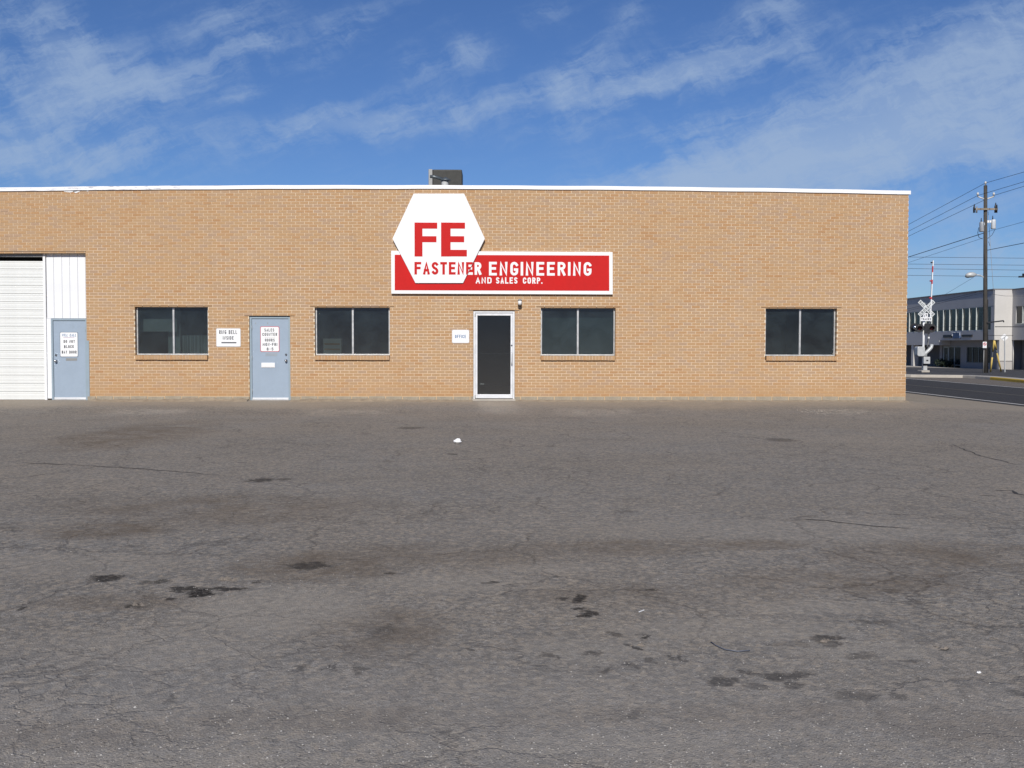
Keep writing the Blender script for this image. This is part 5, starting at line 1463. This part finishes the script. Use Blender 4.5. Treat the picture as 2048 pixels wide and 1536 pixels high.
# street lamp on its arm
MB().tube([U(1969, 558), U(1966, 553.5), U(1960, 550.5), U(1951, 549.3)], .03, 8).build('lamp_arm', M_LGREY, UP)
l0, l1 = U(1931, 550.5), U(1952.5, 549.5)
mb = MB(); n = 8; pts = [l1.lerp(l0, i/n) for i in range(n+1)]
mb.tube([p_+Vector((0, 0, .01)) for p_ in pts], [.05, .10, .13, .145, .15, .145, .125, .09, .03], 12)
lh = mb.build('lamp_head', M_LGREY, UP)
MB().sphere(U(1936, 552.5), .13, 12, 6, 0, (1.3, 1, .7)).build('lamp_bowl', simple('lamp_bowl', (.20, .21, .21), .25, 0, .1, 8), lh)
MB().bar(U(1973, 645.5, -.12), U(2007, 641.5, -.12), .07, .07).build('bracket_arm', M_BLACK, UP)
MB().tube([U(2007, 641.5, -.12), U(2007.5, 644.5, -.12)], .03, 6).build('arm_tip', M_BLACK, UP)
MB().tube([(ux+.128, UY-.03, UZ-.02), (ux*.6+uxt*.4+.122, UY-.03, UZ+4.0)], .022, 8).build('conduit', M_BLACK, UP)
MB().tube([(ux-.125, UY-.06, UZ), (ux-.125, UY-.06, U(1967, 697).z)], .022, 8).build('conduit', M_GREY, UP)

# no-parking plate on the pole
a, b = U(1965.5, 696, -.22), U(1973.5, 683.5, -.22)
NP = empty('no_parking_sign', ((a.x+b.x)/2, UY-.22, a.z), 'small white sign with red circle fixed to the wooden pole', 'sign')
MB().prism(rrect(a.x, b.x, a.z, b.z, .02), UY-.225, UY-.215).build('plate', M_SIGNW, NP)
cxm = (a.x+b.x)/2; czm = b.z-.125; n = 20; mb = MB()
for i in range(n):
    t0, t1 = 2*math.pi*i/n, 2*math.pi*(i+1)/n; f_ = lambda t, r_: (cxm+r_*math.cos(t), UY-.227, czm+r_*math.sin(t))
    mb.face([f_(t0, .062), f_(t0, .09), f_(t1, .09), f_(t1, .062)])
mb.face([(cxm-.062, UY-.2275, czm+.045), (cxm-.045, UY-.2275, czm+.062), (cxm+.062, UY-.2275, czm-.045), (cxm+.045, UY-.2275, czm-.062)][::-1])
mb.build('red_circle', M_SIGNRED, NP)
mb = MB(); word(mb, 'P', cxm-.025, cxm+.025, czm-.045, czm+.045, .016, lambda x, z, l: (x, UY-.2262-l, z)); mb.build('lettering', M_BLACKP, NP)
MB().face([(cxm-.06, UY-.2265, a.z+.05), (cxm+.06, UY-.2265, a.z+.05), (cxm+.06, UY-.2265, a.z+.065), (cxm-.06, UY-.2265, a.z+.065)]).build('lettering', M_BLACKP, NP)
MB().bar(((a.x+b.x)/2, UY-.214, (a.z+b.z)/2), (ux, UY-.10, (a.z+b.z)/2), .04).build('bracket', M_GREY, NP)

# guy wires with yellow guards
def guy(label, top, bot, cuts_):
    A, Bp = at_y(*top, UY+1.0), at_y(*bot, UY+1.6); Bp.z = gz(Bp.x, Bp.y)+.06
    root = empty('guy_wire', Bp, label, 'guy wire')
    MB().tube([Bp, A], .012, 6).build('cable', M_GREY, root)
    for t0, t1 in cuts_: MB().tube([A.lerp(Bp, t0), A.lerp(Bp, t1)], .045, 8).build('guard', M_GUARD, root)
    return root, A
_, ga = guy('steel guy wire with yellow guard, left one beside the pole', (1988.3, 681), (1981, 741.5), ((0, .34), (.53, .99)))
_, gb_ = guy('steel guy wire with yellow guard, right one leaning away from the pole', (1988.8, 681), (2002.5, 741.5), ((.01, .28), (.40, .97)))
tag(MB().tube([ga, U(1988, 600, 1.0), U(1976, 420, .1)], .010, 6).build('guy_strand', M_GREY), 'thin steel strand from the guards up to the pole head', 'cable')

# white diamond sign seen from behind
DYs = 59.0
c = at_y(2008.8, 675, DYs); r_ = (at_y(2017, 675, DYs).x-at_y(2001, 675, DYs).x)/2
DS = empty('diamond_sign', (c.x, DYs, gz(c.x, DYs)+.07), 'white diamond road sign on a thin post before the pale end wall', 'sign')
MB().prism([(c.x, c.z-r_), (c.x+r_, c.z), (c.x, c.z+r_), (c.x-r_, c.z)], DYs-.006, DYs+.006).build('plate', M_SIGNW, DS)
MB().bar((c.x+.05, DYs-.03, gz(c.x, DYs)), (c.x, DYs-.03, c.z+.02), .05, .05).build('post', M_LGREY, DS)

# mast arm poking in at the right edge
MY = 62.0
a = at_y(2038, 553.5, MY); b = at_y(2120, 553, MY)
MA = empty('traffic_mast', (b.x, MY, gz(b.x, MY)+.07), 'dark horizontal mast arm poking in at the right edge of the sky', 'mast')
MB().tube([(b.x, MY, gz(b.x, MY)), (b.x, MY, b.z+.3)], [.14, .09], 12).build('post', M_BLACK, MA)
MB().bar(a, b, .16, .09).build('arm', M_BLACK, MA)
MB().box(at_y(2046, 550, MY).x, at_y(2056, 550, MY).x, MY-.1, MY+.1, a.z+.05, at_y(2046, 547, MY).z).build('bracket', M_BLACK, MA)

# ------------------------------------------------------------------ overhead wires
M_WIRE = simple('wire_black', (.03, .03, .033), .6, 0, .1, 2)
def wire(label, pts, r_, group=None, sag=0.0):
    P = [Vector(p_) for p_ in pts]; out = []
    for a, b in zip(P[:-1], P[1:]):
        for i in range(8):
            t = i/8; q_ = a.lerp(b, t); q_.z -= sag*4*t*(1-t); out.append(q_)
    out.append(P[-1])
    o = MB().tube(out, r_*.68, 6).build('power_line', M_WIRE); tag(o, label, 'wire', group)
    return o
def along(px, py, X): return at_x(px, py, X)
def ext(a, b, k): return b+(b-a)*k
g1 = 'wires strung along the pole line'
def spanline(label, left, mid, right, X, r_, g_=g1):
    L_, M__, R_ = along(*left, X), U(*mid), along(*right, X)
    wire(label, [ext(M__, L_, 2.0), L_, M__, R_, ext(M__, R_, 8.0)], r_, g_)
Xp = U(1971, 367).x
spanline('topmost wire running over the head of the wooden pole', (1817, 449), (1971, 366), (2048, 344), Xp, .016)
spanline('wire on the left arm of the pole, second from the top', (1817, 462.5), (1955.5, 391), (2048, 363.5), U(1955.5, 391).x, .016)
spanline('wire on the right arm of the pole, third from the top', (1817, 472.5), (1987.5, 391), (2048, 372.5), U(1987.5, 391).x, .016)
def two(label, a, b, r_, X=None, g_=g1, kk=2.0):
    A, B_ = (along(*a, X) if X else U(*a)), (U(*b) if X else U(*b))
    wire(label, [ext(B_, A, kk), A, B_], r_, g_)
two('thick bundled cable sloping down left from under the transformers', (1817, 514), (1968, 466), .028, Xp)
two('thin cable sloping down left just under the thick bundle', (1817, 525), (1966, 476), .012, Xp)
two('thick cable rising right from the pole below the transformers', (2048, 486), (1974, 500.5), .024, Xp, g1, 6.0)
two('thin service wire rising right at transformer level', (2048, 443.5), (1976, 463), .012, Xp, g1, 6.0)
g2 = 'level cables crossing the sky behind the pole'
for (y0, y1), lb in zip(((514, 516.5), (528, 530.5), (537, 540.5), (550.5, 554)), ('uppermost level cable crossing behind the wooden pole', 'second level cable down crossing behind the wooden pole', 'third level cable down crossing behind the wooden pole', 'lowest level cable passing just under the street lamp')):
    A, B_ = at_y(1812, y0, 66), at_y(2060, y1, 66)
    wire(lb, [ext(B_, A, .6), A, B_, ext(A, B_, 1.0)], .018, g2)
wire('cable slanting from the street lamp down to the far roof', [U(1947, 555, 1), U(1890, 589, 8)], .010)
g3 = 'cables passing before the grey office building'
two('upper of two cables slanting before the grey upper wall', (1812, 619), (1967, 581), .014, Xp, g3, .3)
two('lower of two cables slanting before the grey upper wall', (1812, 622.5), (1967, 585), .012, Xp, g3, .3)
wire('cable running right from the pole before the pale end wall', [U(1973, 587), U(2010, 592), U(2070, 592)], .012, g3)
wire('dark cable level with the upper window sills', [U(1868, 654, 6), U(1968, 652.5, 2)], .014, g3)
wire('thick dark cable before the pale end wall at sill height', [U(1990, 653.5, 3), U(2060, 653.5, 3)], .035, g3)
wire('pale thin cable above the white diamond sign', [U(1974, 671, .3), U(2000, 671, 2), U(2026, 671, 4)], .018, g3)
